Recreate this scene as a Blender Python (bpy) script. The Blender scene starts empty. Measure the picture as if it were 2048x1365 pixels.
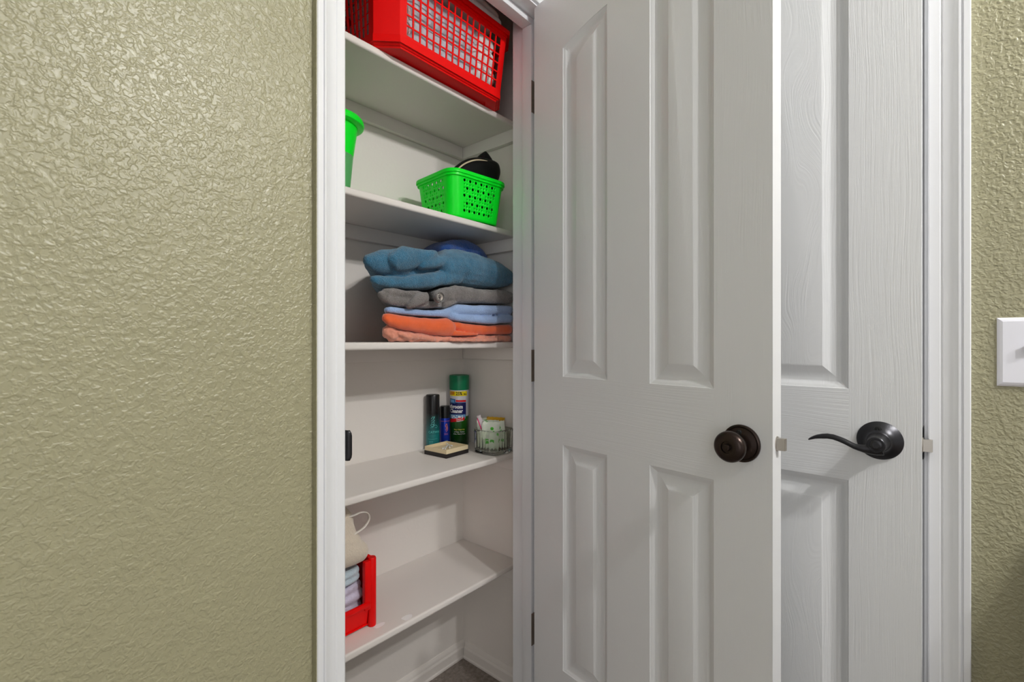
import bpy, bmesh, math, random
from math import sin, cos, pi, radians
from mathutils import Vector, Matrix, noise
random.seed(7)
S = bpy.context.scene
C = S.collection

# ------------------------------------------------------------------ materials
def nt(name):
    m = bpy.data.materials.new(name); m.use_nodes = True
    t = m.node_tree; b = t.nodes['Principled BSDF']
    return m, t, b
def srgb(r, g, b):
    f = lambda c: (c/255/12.92) if c/255 <= .04045 else ((c/255+.055)/1.055)**2.4
    return (f(r), f(g), f(b), 1)
def nd(t, typ, **kw):
    n = t.nodes.new(typ)
    for k, v in kw.items(): setattr(n, k, v)
    return n
def mat(name, col, rough=.5, metal=0, bump=0, scale=200, dist=.001, detail=3, var=0, varscale=6, sheen=0, trans=0, ior=1.45, alpha=1, spec=.5, coat=0, sss=0):
    m, t, b = nt(name)
    b.inputs['Base Color'].default_value = col
    b.inputs['Roughness'].default_value = rough
    b.inputs['Metallic'].default_value = metal
    b.inputs['Specular IOR Level'].default_value = spec
    b.inputs['IOR'].default_value = ior
    if coat: b.inputs['Coat Weight'].default_value = coat
    if sheen: b.inputs['Sheen Weight'].default_value = sheen; b.inputs['Sheen Roughness'].default_value = .5
    if trans: b.inputs['Transmission Weight'].default_value = trans
    if alpha < 1: b.inputs['Alpha'].default_value = alpha
    if sss:
        b.inputs['Subsurface Weight'].default_value = sss
        b.inputs['Subsurface Radius'].default_value = (.01, .01, .01)
    tc = nd(t, 'ShaderNodeTexCoord')
    if var:
        n = nd(t, 'ShaderNodeTexNoise'); n.inputs['Scale'].default_value = varscale; n.inputs['Detail'].default_value = 4
        t.links.new(tc.outputs['Object'], n.inputs['Vector'])
        h = nd(t, 'ShaderNodeHueSaturation'); h.inputs['Color'].default_value = col
        mr = nd(t, 'ShaderNodeMapRange'); mr.inputs['From Min'].default_value = .3; mr.inputs['From Max'].default_value = .7
        mr.inputs['To Min'].default_value = 1-var; mr.inputs['To Max'].default_value = 1+var
        t.links.new(n.outputs['Fac'], mr.inputs['Value']); t.links.new(mr.outputs['Result'], h.inputs['Value'])
        t.links.new(h.outputs['Color'], b.inputs['Base Color'])
    if bump:
        n = nd(t, 'ShaderNodeTexNoise'); n.inputs['Scale'].default_value = scale; n.inputs['Detail'].default_value = detail
        t.links.new(tc.outputs['Object'], n.inputs['Vector'])
        bp = nd(t, 'ShaderNodeBump'); bp.inputs['Strength'].default_value = bump; bp.inputs['Distance'].default_value = dist
        t.links.new(n.outputs['Fac'], bp.inputs['Height']); t.links.new(bp.outputs['Normal'], b.inputs['Normal'])
    return m

def green_wall():
    m, t, b = nt('olive_knockdown_paint')
    b.inputs['Roughness'].default_value = .36
    tc = nd(t, 'ShaderNodeTexCoord')
    n1 = nd(t, 'ShaderNodeTexNoise'); n1.inputs['Scale'].default_value = 165; n1.inputs['Detail'].default_value = 1.2; n1.inputs['Distortion'].default_value = .35
    n2 = nd(t, 'ShaderNodeTexNoise'); n2.inputs['Scale'].default_value = 80; n2.inputs['Detail'].default_value = 1.5; n2.inputs['Distortion'].default_value = .6
    n3 = nd(t, 'ShaderNodeTexNoise'); n3.inputs['Scale'].default_value = 5; n3.inputs['Detail'].default_value = 2
    for n in (n1, n2, n3): t.links.new(tc.outputs['Object'], n.inputs['Vector'])
    r1 = nd(t, 'ShaderNodeMapRange', interpolation_type='SMOOTHSTEP'); r1.inputs['From Min'].default_value = .40; r1.inputs['From Max'].default_value = .66
    r2 = nd(t, 'ShaderNodeMapRange', interpolation_type='SMOOTHSTEP'); r2.inputs['From Min'].default_value = .42; r2.inputs['From Max'].default_value = .62
    t.links.new(n1.outputs['Fac'], r1.inputs['Value']); t.links.new(n2.outputs['Fac'], r2.inputs['Value'])
    ad = nd(t, 'ShaderNodeMath', operation='MULTIPLY_ADD'); t.links.new(r2.outputs['Result'], ad.inputs[0]); ad.inputs[1].default_value = .7
    t.links.new(r1.outputs['Result'], ad.inputs[2])
    bp = nd(t, 'ShaderNodeBump'); bp.inputs['Strength'].default_value = .42; bp.inputs['Distance'].default_value = .0017
    t.links.new(ad.outputs[0], bp.inputs['Height']); t.links.new(bp.outputs['Normal'], b.inputs['Normal'])
    mx = nd(t, 'ShaderNodeMix', data_type='RGBA'); mx.inputs['A'].default_value = srgb(154, 150, 121); mx.inputs['B'].default_value = srgb(161, 157, 128)
    t.links.new(n3.outputs['Fac'], mx.inputs['Factor']); t.links.new(mx.outputs['Result'], b.inputs['Base Color'])
    return m

def door_paint(name, rails, x0, x1, fields, gs=.38):
    """white moulded door: grain vertical on stiles, horizontal on rails (object x across, z up)"""
    m, t, b = nt(name)
    b.inputs['Base Color'].default_value = srgb(224, 225, 226)
    b.inputs['Roughness'].default_value = .33
    tc = nd(t, 'ShaderNodeTexCoord')
    sp = nd(t, 'ShaderNodeSeparateXYZ'); t.links.new(tc.outputs['Object'], sp.inputs[0])
    def M(op, a, c=None, d=None):
        n = nd(t, 'ShaderNodeMath', operation=op)
        for i, v in enumerate((a, c, d)):
            if v is None: continue
            if isinstance(v, (int, float)): n.inputs[i].default_value = v
            else: t.links.new(v, n.inputs[i])
        return n.outputs[0]
    X, Z = sp.outputs['X'], sp.outputs['Z']
    def grain(a, l, amp, seed):
        # lines across a, wandering slowly along l
        cb = nd(t, 'ShaderNodeCombineXYZ')
        t.links.new(M('MULTIPLY', a, 9.0), cb.inputs[0]); t.links.new(M('MULTIPLY', l, 2.6), cb.inputs[1]); cb.inputs[2].default_value = seed
        nz = nd(t, 'ShaderNodeTexNoise'); nz.inputs['Scale'].default_value = 1; nz.inputs['Detail'].default_value = 1.5
        t.links.new(cb.outputs[0], nz.inputs['Vector'])
        ph = M('ADD', M('MULTIPLY', a, 1.0), M('MULTIPLY', nz.outputs['Fac'], amp))
        ca = nd(t, 'ShaderNodeCombineXYZ')
        t.links.new(M('MULTIPLY', ph, 400.0), ca.inputs[0]); t.links.new(M('MULTIPLY', l, 6.0), ca.inputs[1]); ca.inputs[2].default_value = seed*3
        n2 = nd(t, 'ShaderNodeTexNoise'); n2.inputs['Scale'].default_value = 1; n2.inputs['Detail'].default_value = 1.0
        t.links.new(ca.outputs[0], n2.inputs['Vector'])
        return n2.outputs['Fac']
    gv = grain(X, Z, .03, 1.0); gh = grain(Z, X, .03, 5.0)
    gc = grain(X, Z, .22, 9.0)                     # wide cathedral figure in the raised fields
    inside = M('MULTIPLY', M('GREATER_THAN', X, x0), M('LESS_THAN', X, x1))
    rm = None
    for z0, z1 in rails:
        k = M('MULTIPLY', M('GREATER_THAN', Z, z0), M('LESS_THAN', Z, z1))
        rm = k if rm is None else M('MAXIMUM', rm, k)
    rm = M('MULTIPLY', rm, inside)
    fm = None
    for a0, a1 in fields:
        k = M('MULTIPLY', M('GREATER_THAN', X, a0), M('LESS_THAN', X, a1))
        fm = k if fm is None else M('MAXIMUM', fm, k)
    def mix(f, a, c):
        n = nd(t, 'ShaderNodeMix', data_type='FLOAT')
        t.links.new(f, n.inputs['Factor']); t.links.new(a, n.inputs['A']); t.links.new(c, n.inputs['B'])
        return n.outputs['Result']
    h = mix(rm, mix(fm, gv, gc), gh)
    bp = nd(t, 'ShaderNodeBump'); bp.inputs['Strength'].default_value = gs; bp.inputs['Distance'].default_value = .0011
    t.links.new(h, bp.inputs['Height']); t.links.new(bp.outputs['Normal'], b.inputs['Normal'])
    return m

def shelf_paint():
    return mat('shelf_paint', srgb(228, 222, 217), .42, bump=.15, scale=60, dist=.001)

def terry(name, col, var=.12, scale=360, strength=1, dist=.004, sheen=.4):
    m, t, b = nt(name)
    b.inputs['Roughness'].default_value = .95; b.inputs['Specular IOR Level'].default_value = .1
    b.inputs['Sheen Weight'].default_value = sheen; b.inputs['Sheen Roughness'].default_value = .6
    tc = nd(t, 'ShaderNodeTexCoord')
    mp = nd(t, 'ShaderNodeMapping'); mp.inputs['Scale'].default_value = (.75, .9, 1.5)
    t.links.new(tc.outputs['Object'], mp.inputs['Vector'])
    n = nd(t, 'ShaderNodeTexNoise'); n.inputs['Scale'].default_value = scale; n.inputs['Detail'].default_value = 2
    n.inputs['Distortion'].default_value = .4
    t.links.new(mp.outputs[0], n.inputs['Vector'])
    bp = nd(t, 'ShaderNodeBump'); bp.inputs['Strength'].default_value = strength; bp.inputs['Distance'].default_value = dist
    t.links.new(n.outputs['Fac'], bp.inputs['Height']); t.links.new(bp.outputs['Normal'], b.inputs['Normal'])
    n2 = nd(t, 'ShaderNodeTexNoise'); n2.inputs['Scale'].default_value = 30; n2.inputs['Detail'].default_value = 5
    t.links.new(tc.outputs['Object'], n2.inputs['Vector'])
    ad = nd(t, 'ShaderNodeMath', operation='ADD'); t.links.new(n.outputs['Fac'], ad.inputs[0]); t.links.new(n2.outputs['Fac'], ad.inputs[1])
    mr = nd(t, 'ShaderNodeMapRange'); mr.inputs['From Min'].default_value = .75; mr.inputs['From Max'].default_value = 1.25
    mr.inputs['To Min'].default_value = 1-var; mr.inputs['To Max'].default_value = 1+var
    t.links.new(ad.outputs[0], mr.inputs['Value'])
    h = nd(t, 'ShaderNodeHueSaturation'); h.inputs['Color'].default_value = col
    t.links.new(mr.outputs['Result'], h.inputs['Value']); t.links.new(h.outputs['Color'], b.inputs['Base Color'])
    return m

def carpet_mat():
    m = mat('grey_beige_carpet', srgb(150, 140, 132), .98, bump=1, scale=260, dist=.006, detail=4, var=.25, varscale=90, spec=.1)
    return m

def spotted(name, base, dots, scale=34):
    m, t, b = nt(name)
    b.inputs['Roughness'].default_value = .4
    tc = nd(t, 'ShaderNodeTexCoord')
    v = nd(t, 'ShaderNodeTexVoronoi'); v.inputs['Scale'].default_value = scale; v.inputs['Randomness'].default_value = .75
    t.links.new(tc.outputs['Object'], v.inputs['Vector'])
    r = nd(t, 'ShaderNodeMapRange'); r.inputs['From Min'].default_value = .30; r.inputs['From Max'].default_value = .34
    r.inputs['To Min'].default_value = 1; r.inputs['To Max'].default_value = 0
    t.links.new(v.outputs['Distance'], r.inputs['Value'])
    mx = nd(t, 'ShaderNodeMix', data_type='RGBA'); mx.inputs['A'].default_value = base; mx.inputs['B'].default_value = dots
    t.links.new(r.outputs['Result'], mx.inputs['Factor']); t.links.new(mx.outputs['Result'], b.inputs['Base Color'])
    b.inputs['Subsurface Weight'].default_value = .15; b.inputs['Subsurface Radius'].default_value = (.01, .01, .01)
    n = nd(t, 'ShaderNodeTexNoise'); n.inputs['Scale'].default_value = 70
    t.links.new(tc.outputs['Object'], n.inputs['Vector'])
    bp = nd(t, 'ShaderNodeBump'); bp.inputs['Strength'].default_value = .6; bp.inputs['Distance'].default_value = .004
    t.links.new(n.outputs['Fac'], bp.inputs['Height']); t.links.new(bp.outputs['Normal'], b.inputs['Normal'])
    return m

def zgrad(name, stops, rough=.25):
    """colour bands by object z: list of (z, colour), linear between"""
    m, t, b = nt(name); b.inputs['Roughness'].default_value = rough
    tc = nd(t, 'ShaderNodeTexCoord'); sp = nd(t, 'ShaderNodeSeparateXYZ'); t.links.new(tc.outputs['Object'], sp.inputs[0])
    z0, z1 = stops[0][0], stops[-1][0]
    mr = nd(t, 'ShaderNodeMapRange'); mr.inputs['From Min'].default_value = z0; mr.inputs['From Max'].default_value = z1
    t.links.new(sp.outputs['Z'], mr.inputs['Value'])
    cr = nd(t, 'ShaderNodeValToRGB'); e = cr.color_ramp.elements
    while len(e) < len(stops): e.new(.5)
    for k, (z, c) in enumerate(stops): e[k].position = (z-z0)/(z1-z0); e[k].color = c
    t.links.new(mr.outputs['Result'], cr.inputs['Fac']); t.links.new(cr.outputs['Color'], b.inputs['Base Color'])
    return m

M = {}
M['wall'] = green_wall()
M['trim'] = mat('gloss_white_trim', srgb(232, 233, 236), .3, bump=.12, scale=40, dist=.001)
M['closet'] = mat('closet_white_paint', srgb(232, 226, 220), .55, bump=.25, scale=120, dist=.0012)
M['shelf'] = shelf_paint()
M['ceil'] = mat('ceiling_white', srgb(230, 229, 226), .9, bump=.4, scale=120, dist=.002)
M['carpet'] = carpet_mat()
M['bronze'] = mat('oil_rubbed_bronze', srgb(56, 46, 42), .3, metal=.8, bump=.05, scale=300)
M['black_metal'] = mat('satin_black_metal', srgb(58, 58, 61), .34, metal=.8, bump=.05, scale=300)
M['dark'] = mat('dark_recess', srgb(10, 10, 10), .6)
M['nickel'] = mat('satin_nickel', srgb(190, 184, 176), .35, metal=.9)
M['hinge'] = mat('hinge_metal', srgb(150, 140, 130), .45, metal=.3)
M['switch'] = mat('white_plastic_plate', srgb(240, 240, 249), .3)
M['red'] = mat('red_plastic', srgb(232, 0, 0), .42, bump=.05, scale=150, spec=.3)
M['green'] = mat('green_plastic', srgb(0, 236, 40), .36, bump=.04, scale=150, spec=.35)
M['green_clear'] = mat('frosted_green_plastic', srgb(120, 215, 135), .4, trans=.45)
M['black_vinyl'] = mat('black_vinyl', srgb(5, 8, 8), .5, bump=.2, scale=80, spec=.25)
M['cream_pipe'] = mat('cream_piping', srgb(196, 182, 152), .6)
M['teal'] = terry('teal_terry', srgb(44, 108, 140), .30)
M['grey'] = terry('grey_terry', srgb(122, 116, 113), .28)
M['lblue'] = terry('light_blue_terry', srgb(150, 178, 222), .06, strength=.7)
M['orange'] = terry('orange_cotton', srgb(226, 96, 44), .05, strength=.35, dist=.001)
M['pink'] = terry('salmon_cotton', srgb(216, 142, 118), .05, strength=.3, dist=.001)
M['royal'] = terry('royal_blue_terry', srgb(6, 78, 160), .12)
M['beige'] = terry('beige_terry', srgb(220, 206, 188), .05, strength=.6)
M['paleblue'] = terry('pale_blue_cotton', srgb(190, 208, 220), .05, strength=.4)
M['lav'] = terry('lavender_cotton', srgb(206, 200, 222), .06, strength=.4)
M['whitecloth'] = terry('white_cotton', srgb(226, 226, 224), .03, strength=.25, dist=.001)
M['greycloth'] = terry('pale_grey_cotton', srgb(190, 194, 202), .03, strength=.2)
M['pinkcloth'] = terry('pale_pink_cotton', srgb(206, 176, 176), .12, strength=.5)
M['ribbon'] = mat('satin_white_edge', srgb(235, 228, 220), .5)
M['glass'] = mat('clear_glass', (.93, .97, .92, 1), .02, trans=1, ior=1.45)
M['pad'] = spotted('green_dotted_wrapper', srgb(236, 244, 228), srgb(66, 190, 30), 46)
M['padclear'] = mat('white_wrapper', srgb(228, 232, 222), .35, bump=.6, scale=60, dist=.004)
M['yellow'] = mat('yellow_wrapper', srgb(226, 176, 44), .35, bump=.8, scale=70, dist=.004)
M['pinkwrap'] = mat('hot_pink_wrapper', srgb(240, 60, 130), .35)
M['silver'] = mat('white_silver_wrapper', srgb(225, 215, 220), .3, bump=.5, scale=120, dist=.003)
M['can_green'] = mat('can_cap_green', srgb(0, 118, 76), .38)
M['can_body'] = zgrad('can_body_paint', [(0, srgb(10, 44, 14)), (.06, srgb(16, 70, 12)), (.1, srgb(34, 92, 22)), (.103, srgb(196, 196, 206)), (.2, srgb(206, 206, 214))])
M['yellow_l'] = mat('yellow_label', srgb(236, 216, 16), .35)
M['orange_l'] = mat('orange_print', srgb(204, 134, 10), .35)
M['red_l'] = mat('red_print', srgb(214, 22, 26), .35)
M['navy_l'] = mat('navy_print', srgb(16, 20, 84), .35)
M['blue_l'] = mat('blue_print', srgb(50, 96, 150), .35)
M['sky_l'] = mat('sky_print', srgb(110, 160, 205), .35)
M['ink'] = mat('black_ink', srgb(18, 18, 22), .4)
M['white_ink'] = mat('white_ink', srgb(238, 238, 240), .4)
M['yellow_ink'] = mat('yellow_ink', srgb(206, 200, 80), .4)
M['teal_ink'] = mat('pale_teal_ink', srgb(96, 196, 190), .4)
M['teal_bottle'] = zgrad('teal_bottle_paint', [(0, srgb(12, 104, 106)), (.045, srgb(10, 108, 110)), (.09, srgb(8, 58, 60)), (.12, srgb(14, 16, 16)), (.18, srgb(14, 14, 14))], .3)
M['blue_can'] = mat('blue_can_paint', srgb(28, 56, 170), .22, metal=.4)
M['black_cap'] = mat('black_cap_plastic', srgb(15, 15, 16), .3)
M['pinkline'] = mat('pink_print', srgb(206, 110, 130), .4)
M['creambox'] = mat('cream_card', srgb(226, 208, 170), .6)
M['blackbox'] = mat('black_card', srgb(36, 31, 30), .5)
M['wood'] = mat('brown_wood', srgb(96, 66, 40), .5, var=.2, varscale=12)
M['patch'] = mat('white_paint_touch_up', srgb(252, 250, 250), .35)
M['scuff'] = mat('grey_scuff', srgb(120, 112, 104), .7)
def bulb_mat():
    m, t, b = nt('lit_bulb'); b.inputs['Emission Color'].default_value = (1, .99, .975, 1); b.inputs['Emission Strength'].default_value = BULB
    return m
BULB = 1250
M['bulb'] = bulb_mat()

# ------------------------------------------------------------------ mesh helpers
def fin(bm, name, m, parent=None, smooth=None, loc=(0, 0, 0), rot=(0, 0, 0), doubles=0):
    if doubles: bmesh.ops.remove_doubles(bm, verts=bm.verts, dist=doubles)
    bmesh.ops.recalc_face_normals(bm, faces=bm.faces)
    me = bpy.data.meshes.new(name); bm.to_mesh(me); bm.free()
    for x in (m if isinstance(m, (list, tuple)) else [m]): me.materials.append(x)
    if smooth is not None:
        me.polygons.foreach_set('use_smooth', [True]*len(me.polygons))
        me.set_sharp_from_angle(angle=radians(smooth))
    o = bpy.data.objects.new(name, me); C.objects.link(o)
    o.location = loc; o.rotation_euler = rot
    if parent: o.parent = parent
    return o
def tag(o, label, cat, group=None, kind=None):
    o['label'] = label; o['category'] = cat
    if group: o['group'] = group
    if kind: o['kind'] = kind
    return o
def empty(name, loc=(0, 0, 0), rz=0):
    o = bpy.data.objects.new(name, None); C.objects.link(o); o.location = loc; o.rotation_euler = (0, 0, rz)
    o.empty_display_size = .05
    return o
def box(bm, x0, x1, y0, y1, z0, z1, bevel=0, seg=2, mi=0):
    vs = [bm.verts.new(p) for p in ((x0,y0,z0),(x1,y0,z0),(x1,y1,z0),(x0,y1,z0),(x0,y0,z1),(x1,y0,z1),(x1,y1,z1),(x0,y1,z1))]
    fs = [bm.faces.new([vs[i] for i in q]) for q in ((0,3,2,1),(4,5,6,7),(0,1,5,4),(1,2,6,5),(2,3,7,6),(3,0,4,7))]
    for f in fs: f.material_index = mi
    if bevel:
        es = list({e for f in fs for e in f.edges})
        bmesh.ops.bevel(bm, geom=es, offset=bevel, segments=seg, affect='EDGES', profile=.5, clamp_overlap=True)
    return vs
def lathe(bm, prof, n=48, c=(0, 0, 0), axis='Z', mi=0):
    """prof: list of (r, h)"""
    rings = []
    for r, h in prof:
        ring = []
        for k in range(n):
            a = 2*pi*k/n; p = (r*cos(a), r*sin(a), h)
            if axis == 'Y': p = (p[0], -p[2], p[1])     # axis points to -Y
            if axis == 'X': p = (p[2], p[0], p[1])
            ring.append(bm.verts.new((p[0]+c[0], p[1]+c[1], p[2]+c[2])))
        rings.append(ring)
    for a, b in zip(rings, rings[1:]):
        for k in range(n):
            f = bm.faces.new((a[k], a[(k+1) % n], b[(k+1) % n], b[k])); f.material_index = mi
    for ring, pr in ((rings[0], prof[0]), (rings[-1], prof[-1])):
        if pr[0] > 1e-6:
            f = bm.faces.new(ring); f.material_index = mi
    return rings
def sweep(bm, pts, shape, closed=True, up=(0, 0, 1)):
    """shape(i) -> list of (a,b) offsets in the frame; pts list of Vector"""
    rings = []
    n = len(pts)
    for i, p in enumerate(pts):
        p = Vector(p)
        d = (Vector(pts[min(i+1, n-1)])-Vector(pts[max(i-1, 0)])).normalized()
        u = Vector(up); s = d.cross(u)
        if s.length < 1e-5: s = Vector((1, 0, 0))
        s.normalize(); w = s.cross(d).normalized()
        rings.append([bm.verts.new(p+s*a+w*b) for a, b in shape(i)])
    m = len(rings[0])
    for a, b in zip(rings, rings[1:]):
        for k in range(m): bm.faces.new((a[k], a[(k+1) % m], b[(k+1) % m], b[k]))
    if closed:
        bm.faces.new(rings[0]); bm.faces.new(rings[-1])
def ell(a, b, n=14):
    return [(a*cos(2*pi*k/n), b*sin(2*pi*k/n)) for k in range(n)]
def text_mesh(txt, size, name, m, parent, fn, bold=0, extra=''):
    """flat text turned into a mesh whose points go through fn(x, y)->(X,Y,Z); x starts at the text centre"""
    cu = bpy.data.curves.new('tmp_text', 'FONT'); cu.body = txt; cu.size = size; cu.align_x = 'CENTER'; cu.align_y = 'CENTER'
    cu.offset = bold; cu.resolution_u = 3
    o = bpy.data.objects.new('tmp_text', cu); C.objects.link(o)
    bpy.context.view_layer.update()
    dg = bpy.context.evaluated_depsgraph_get()
    me = bpy.data.meshes.new_from_object(o.evaluated_get(dg))
    bpy.data.objects.remove(o); bpy.data.curves.remove(cu)
    for v in me.vertices: v.co = Vector(fn(v.co.x, v.co.y))
    me.name = name; me.materials.clear(); me.materials.append(m)
    q = bpy.data.objects.new(name, me); C.objects.link(q); q.parent = parent
    return q
def cyl_fn(r, a0, zc, e=.0005, tilt=0):
    def f(x, y):
        X, Y = x*cos(tilt)-y*sin(tilt), x*sin(tilt)+y*cos(tilt)
        th = a0+X/r
        return ((r+e)*cos(th), (r+e)*sin(th), zc+Y)
    return f
def cyl_patch(bm, r, a0, w0, w1, z0, z1, e=.0003, shear0=0, n=12, mi=0):
    """patch on a cylinder, arc-length w0..w1 about angle a0; shear lifts the right side"""
    top, bot = [], []
    for k in range(n+1):
        w = w0+(w1-w0)*k/n; th = a0+w/r; s = shear0*(w-w0)
        top.append(bm.verts.new(((r+e)*cos(th), (r+e)*sin(th), z1+s))); bot.append(bm.verts.new(((r+e)*cos(th), (r+e)*sin(th), z0+s)))
    for k in range(n):
        f = bm.faces.new((bot[k], bot[k+1], top[k+1], top[k])); f.material_index = mi
def cloth(name, lobes, m, voxel=.0026, parent=None, amp=.002, nscale=22, smooth_it=3, origin=(0, 0, 0), skew=0, plan=.03):
    """soft folded cloth: rounded flat folds merged into one skin. lobe=(y_front, y_back, [(x, z_bottom, z_top, ...)])"""
    bm = bmesh.new()
    ox, oy, oz = origin
    for y0, y1, pts in lobes:
        # resample
        P = []
        for (xa, ba, ta), (xb, bb, tb) in zip(pts, pts[1:]):
            k = max(2, int((xb-xa)/.012))
            for i in range(k):
                f = i/k; f2 = f*f*(3-2*f)
                P.append((xa+(xb-xa)*f, ba+(bb-ba)*f2, ta+(tb-ta)*f2))
        P.append(pts[-1])
        h0 = (P[0][2]-P[0][1])/2; h1 = (P[-1][2]-P[-1][1])/2
        seq = []
        for q in (1.0, .85, .5):
            zc = (P[0][1]+P[0][2])/2; s = math.sqrt(max(0, 1-q*q)) if q < 1 else .12
            seq.append((P[0][0]-h0*q*.8, zc-h0*s, zc+h0*s))
        seq += P
        for q in (.5, .85, 1.0):
            zc = (P[-1][1]+P[-1][2])/2; s = math.sqrt(max(0, 1-q*q)) if q < 1 else .12
            seq.append((P[-1][0]+h1*q*.8, zc-h1*s, zc+h1*s))
        rings = []
        for j, (x, zb, zt) in enumerate(seq):
            h = max((zt-zb)/2, .0008); zc = (zb+zt)/2
            de = min(x-seq[0][0], seq[-1][0]-x); pr = max(0, 1-de/plan)
            rnd = plan*.8*(1-math.sqrt(max(0, 1-pr*pr)))
            wob = rnd+.004*noise.noise(Vector((x*14, zc*9, y0*5)))
            yf = y0+wob; r = min(h, .03)
            e = 1 if 3 <= j < len(seq)-3 else .96
            ring = []
            K = 8
            for k in range(K+1):
                a = -pi/2+pi*k/K   # front half, from bottom over the front to top
                ring.append((x, yf+h*.9-h*.9*cos(a), zc+h*sin(a)))
            for k in range(K+1):
                a = pi/2-pi*k/K
                ring.append((x, y1-h*.9+h*.9*cos(a), zc+h*sin(a)))
            rings.append([bm.verts.new((p[0]-ox, p[1]-oy, p[2]-oz)) for p in ring])
        n = len(rings[0])
        for a, b in zip(rings, rings[1:]):
            for k in range(n): bm.faces.new((a[k], a[(k+1) % n], b[(k+1) % n], b[k]))
        bm.faces.new(rings[0]); bm.faces.new(rings[-1])
    if skew:
        for v in bm.verts:
            wl = max(0, min(1, (1.02-(v.co.x+ox))/.36)); wl = wl*wl*(3-2*wl)
            v.co.x += skew*wl*(v.co.y+oy-.985)
    bmesh.ops.recalc_face_normals(bm, faces=bm.faces)
    # displacement happens after remesh through textures; keep deterministic noise displace
    o = fin(bm, name, m, parent, loc=origin)
    r = o.modifiers.new('Remesh', 'REMESH'); r.mode = 'VOXEL'; r.voxel_size = voxel; r.use_smooth_shade = True
    s = o.modifiers.new('Smooth', 'SMOOTH'); s.factor = .5; s.iterations = smooth_it
    tx = bpy.data.textures.new(name+'_wrinkle', 'CLOUDS'); tx.noise_scale = 1/nscale; tx.noise_depth = 2
    d = o.modifiers.new('Displace', 'DISPLACE'); d.texture = tx; d.strength = amp*2; d.mid_level = .5; d.texture_coords = 'LOCAL'
    return o

# perforated tapered tub -------------------------------------------------------
def tub(x0b, x1b, y0b, y1b, x0t, x1t, y0t, y1t, h, corner, chamfer, ncols, rows, thick, solid, skip=None, hole=None, mid=False):
    """walls of a tapered tub with openings. ncols=(nx, ny); rows=list of z fractions; hole(side,i,j)->None or (shape,size)
    corners rounded or chamfered; 'solid' = width of closed band beside each corner"""
    bm = bmesh.new()
    def dims(t):
        return [a+(b-a)*t for a, b in ((x0b, x0t), (x1b, x1t), (y0b, y0t), (y1b, y1t))]
    def pt(seg, f, t):
        X0, X1, Y0, Y1 = dims(t); c = corner
        if seg == 0: return (X0+c+(X1-X0-2*c)*f, Y0)
        if seg == 2: return (X1, Y0+c+(Y1-Y0-2*c)*f)
        if seg == 4: return (X1-c-(X1-X0-2*c)*f, Y1)
        if seg == 6: return (X0, Y1-c-(Y1-Y0-2*c)*f)
        cx, cy, a0 = {1: (X1-c, Y0+c, -pi/2), 3: (X1-c, Y1-c, 0), 5: (X0+c, Y1-c, pi/2), 7: (X0+c, Y0+c, pi)}[seg]
        if chamfer:
            p, q = (cx+c*cos(a0), cy+c*sin(a0)), (cx+c*cos(a0+pi/2), cy+c*sin(a0+pi/2))
            return (p[0]+(q[0]-p[0])*f, p[1]+(q[1]-p[1])*f)
        return (cx+c*cos(a0+pi/2*f), cy+c*sin(a0+pi/2*f))
    segs = []
    for seg in range(8):
        if seg % 2 == 0:
            n = ncols[0] if seg in (0, 4) else ncols[1]
            L = (x1t-x0t if seg in (0, 4) else y1t-y0t)-2*corner
            s = solid/L
            fr = [0]+[s+(1-2*s)*k/n for k in range(n+1)]+[1]
        else:
            k = 1 if chamfer else 6
            fr = [i/k for i in range(k+1)]
        segs.append(fr)
    def V(seg, f, t):
        x, y = pt(seg, f, t); return Vector((x, y, h*t))
    for seg, fr in enumerate(segs):
        for i, (fa, fb) in enumerate(zip(fr, fr[1:])):
            for j, (ta, tb) in enumerate(zip(rows, rows[1:])):
                ho = None
                if seg % 2 == 0 and 0 < i < len(fr)-2 and 0 < j < len(rows)-2: ho = hole(seg, i-1, j-1)
                P = lambda a, b: bm.verts.new(V(seg, fa+(fb-fa)*a, ta+(tb-ta)*b))
                if ho is None and mid:
                    bm.faces.new([P(*q) for q in ((0,0),(.5,0),(1,0),(1,.5),(1,1),(.5,1),(0,1),(0,.5))])
                elif ho is None:
                    bm.faces.new((P(0,0), P(1,0), P(1,1), P(0,1)))
                elif ho[0] == 'rect':
                    mx, mz = ho[1], ho[2]
                    O = [P(0,0), P(1,0), P(1,1), P(0,1)]; I = [P(mx,mz), P(1-mx,mz), P(1-mx,1-mz), P(mx,1-mz)]
                    for k in range(4): bm.faces.new((O[k], O[(k+1)%4], I[(k+1)%4], I[k]))
                else:
                    cw = (V(seg, fb, ta)-V(seg, fa, ta)).length; ch = h*(tb-ta); r = ho[1]
                    outer = [(0,0),(.5,0),(1,0),(1,.5),(1,1),(.5,1),(0,1),(0,.5)]
                    O = [P(*q) for q in outer]
                    I = [P(.5+r/cw*cos(a), .5+r/ch*sin(a)) for a in [radians(225+45*k) for k in range(8)]]
                    for k in range(8): bm.faces.new((O[k], O[(k+1)%8], I[(k+1)%8], I[k]))
    return bm, segs, pt
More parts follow.
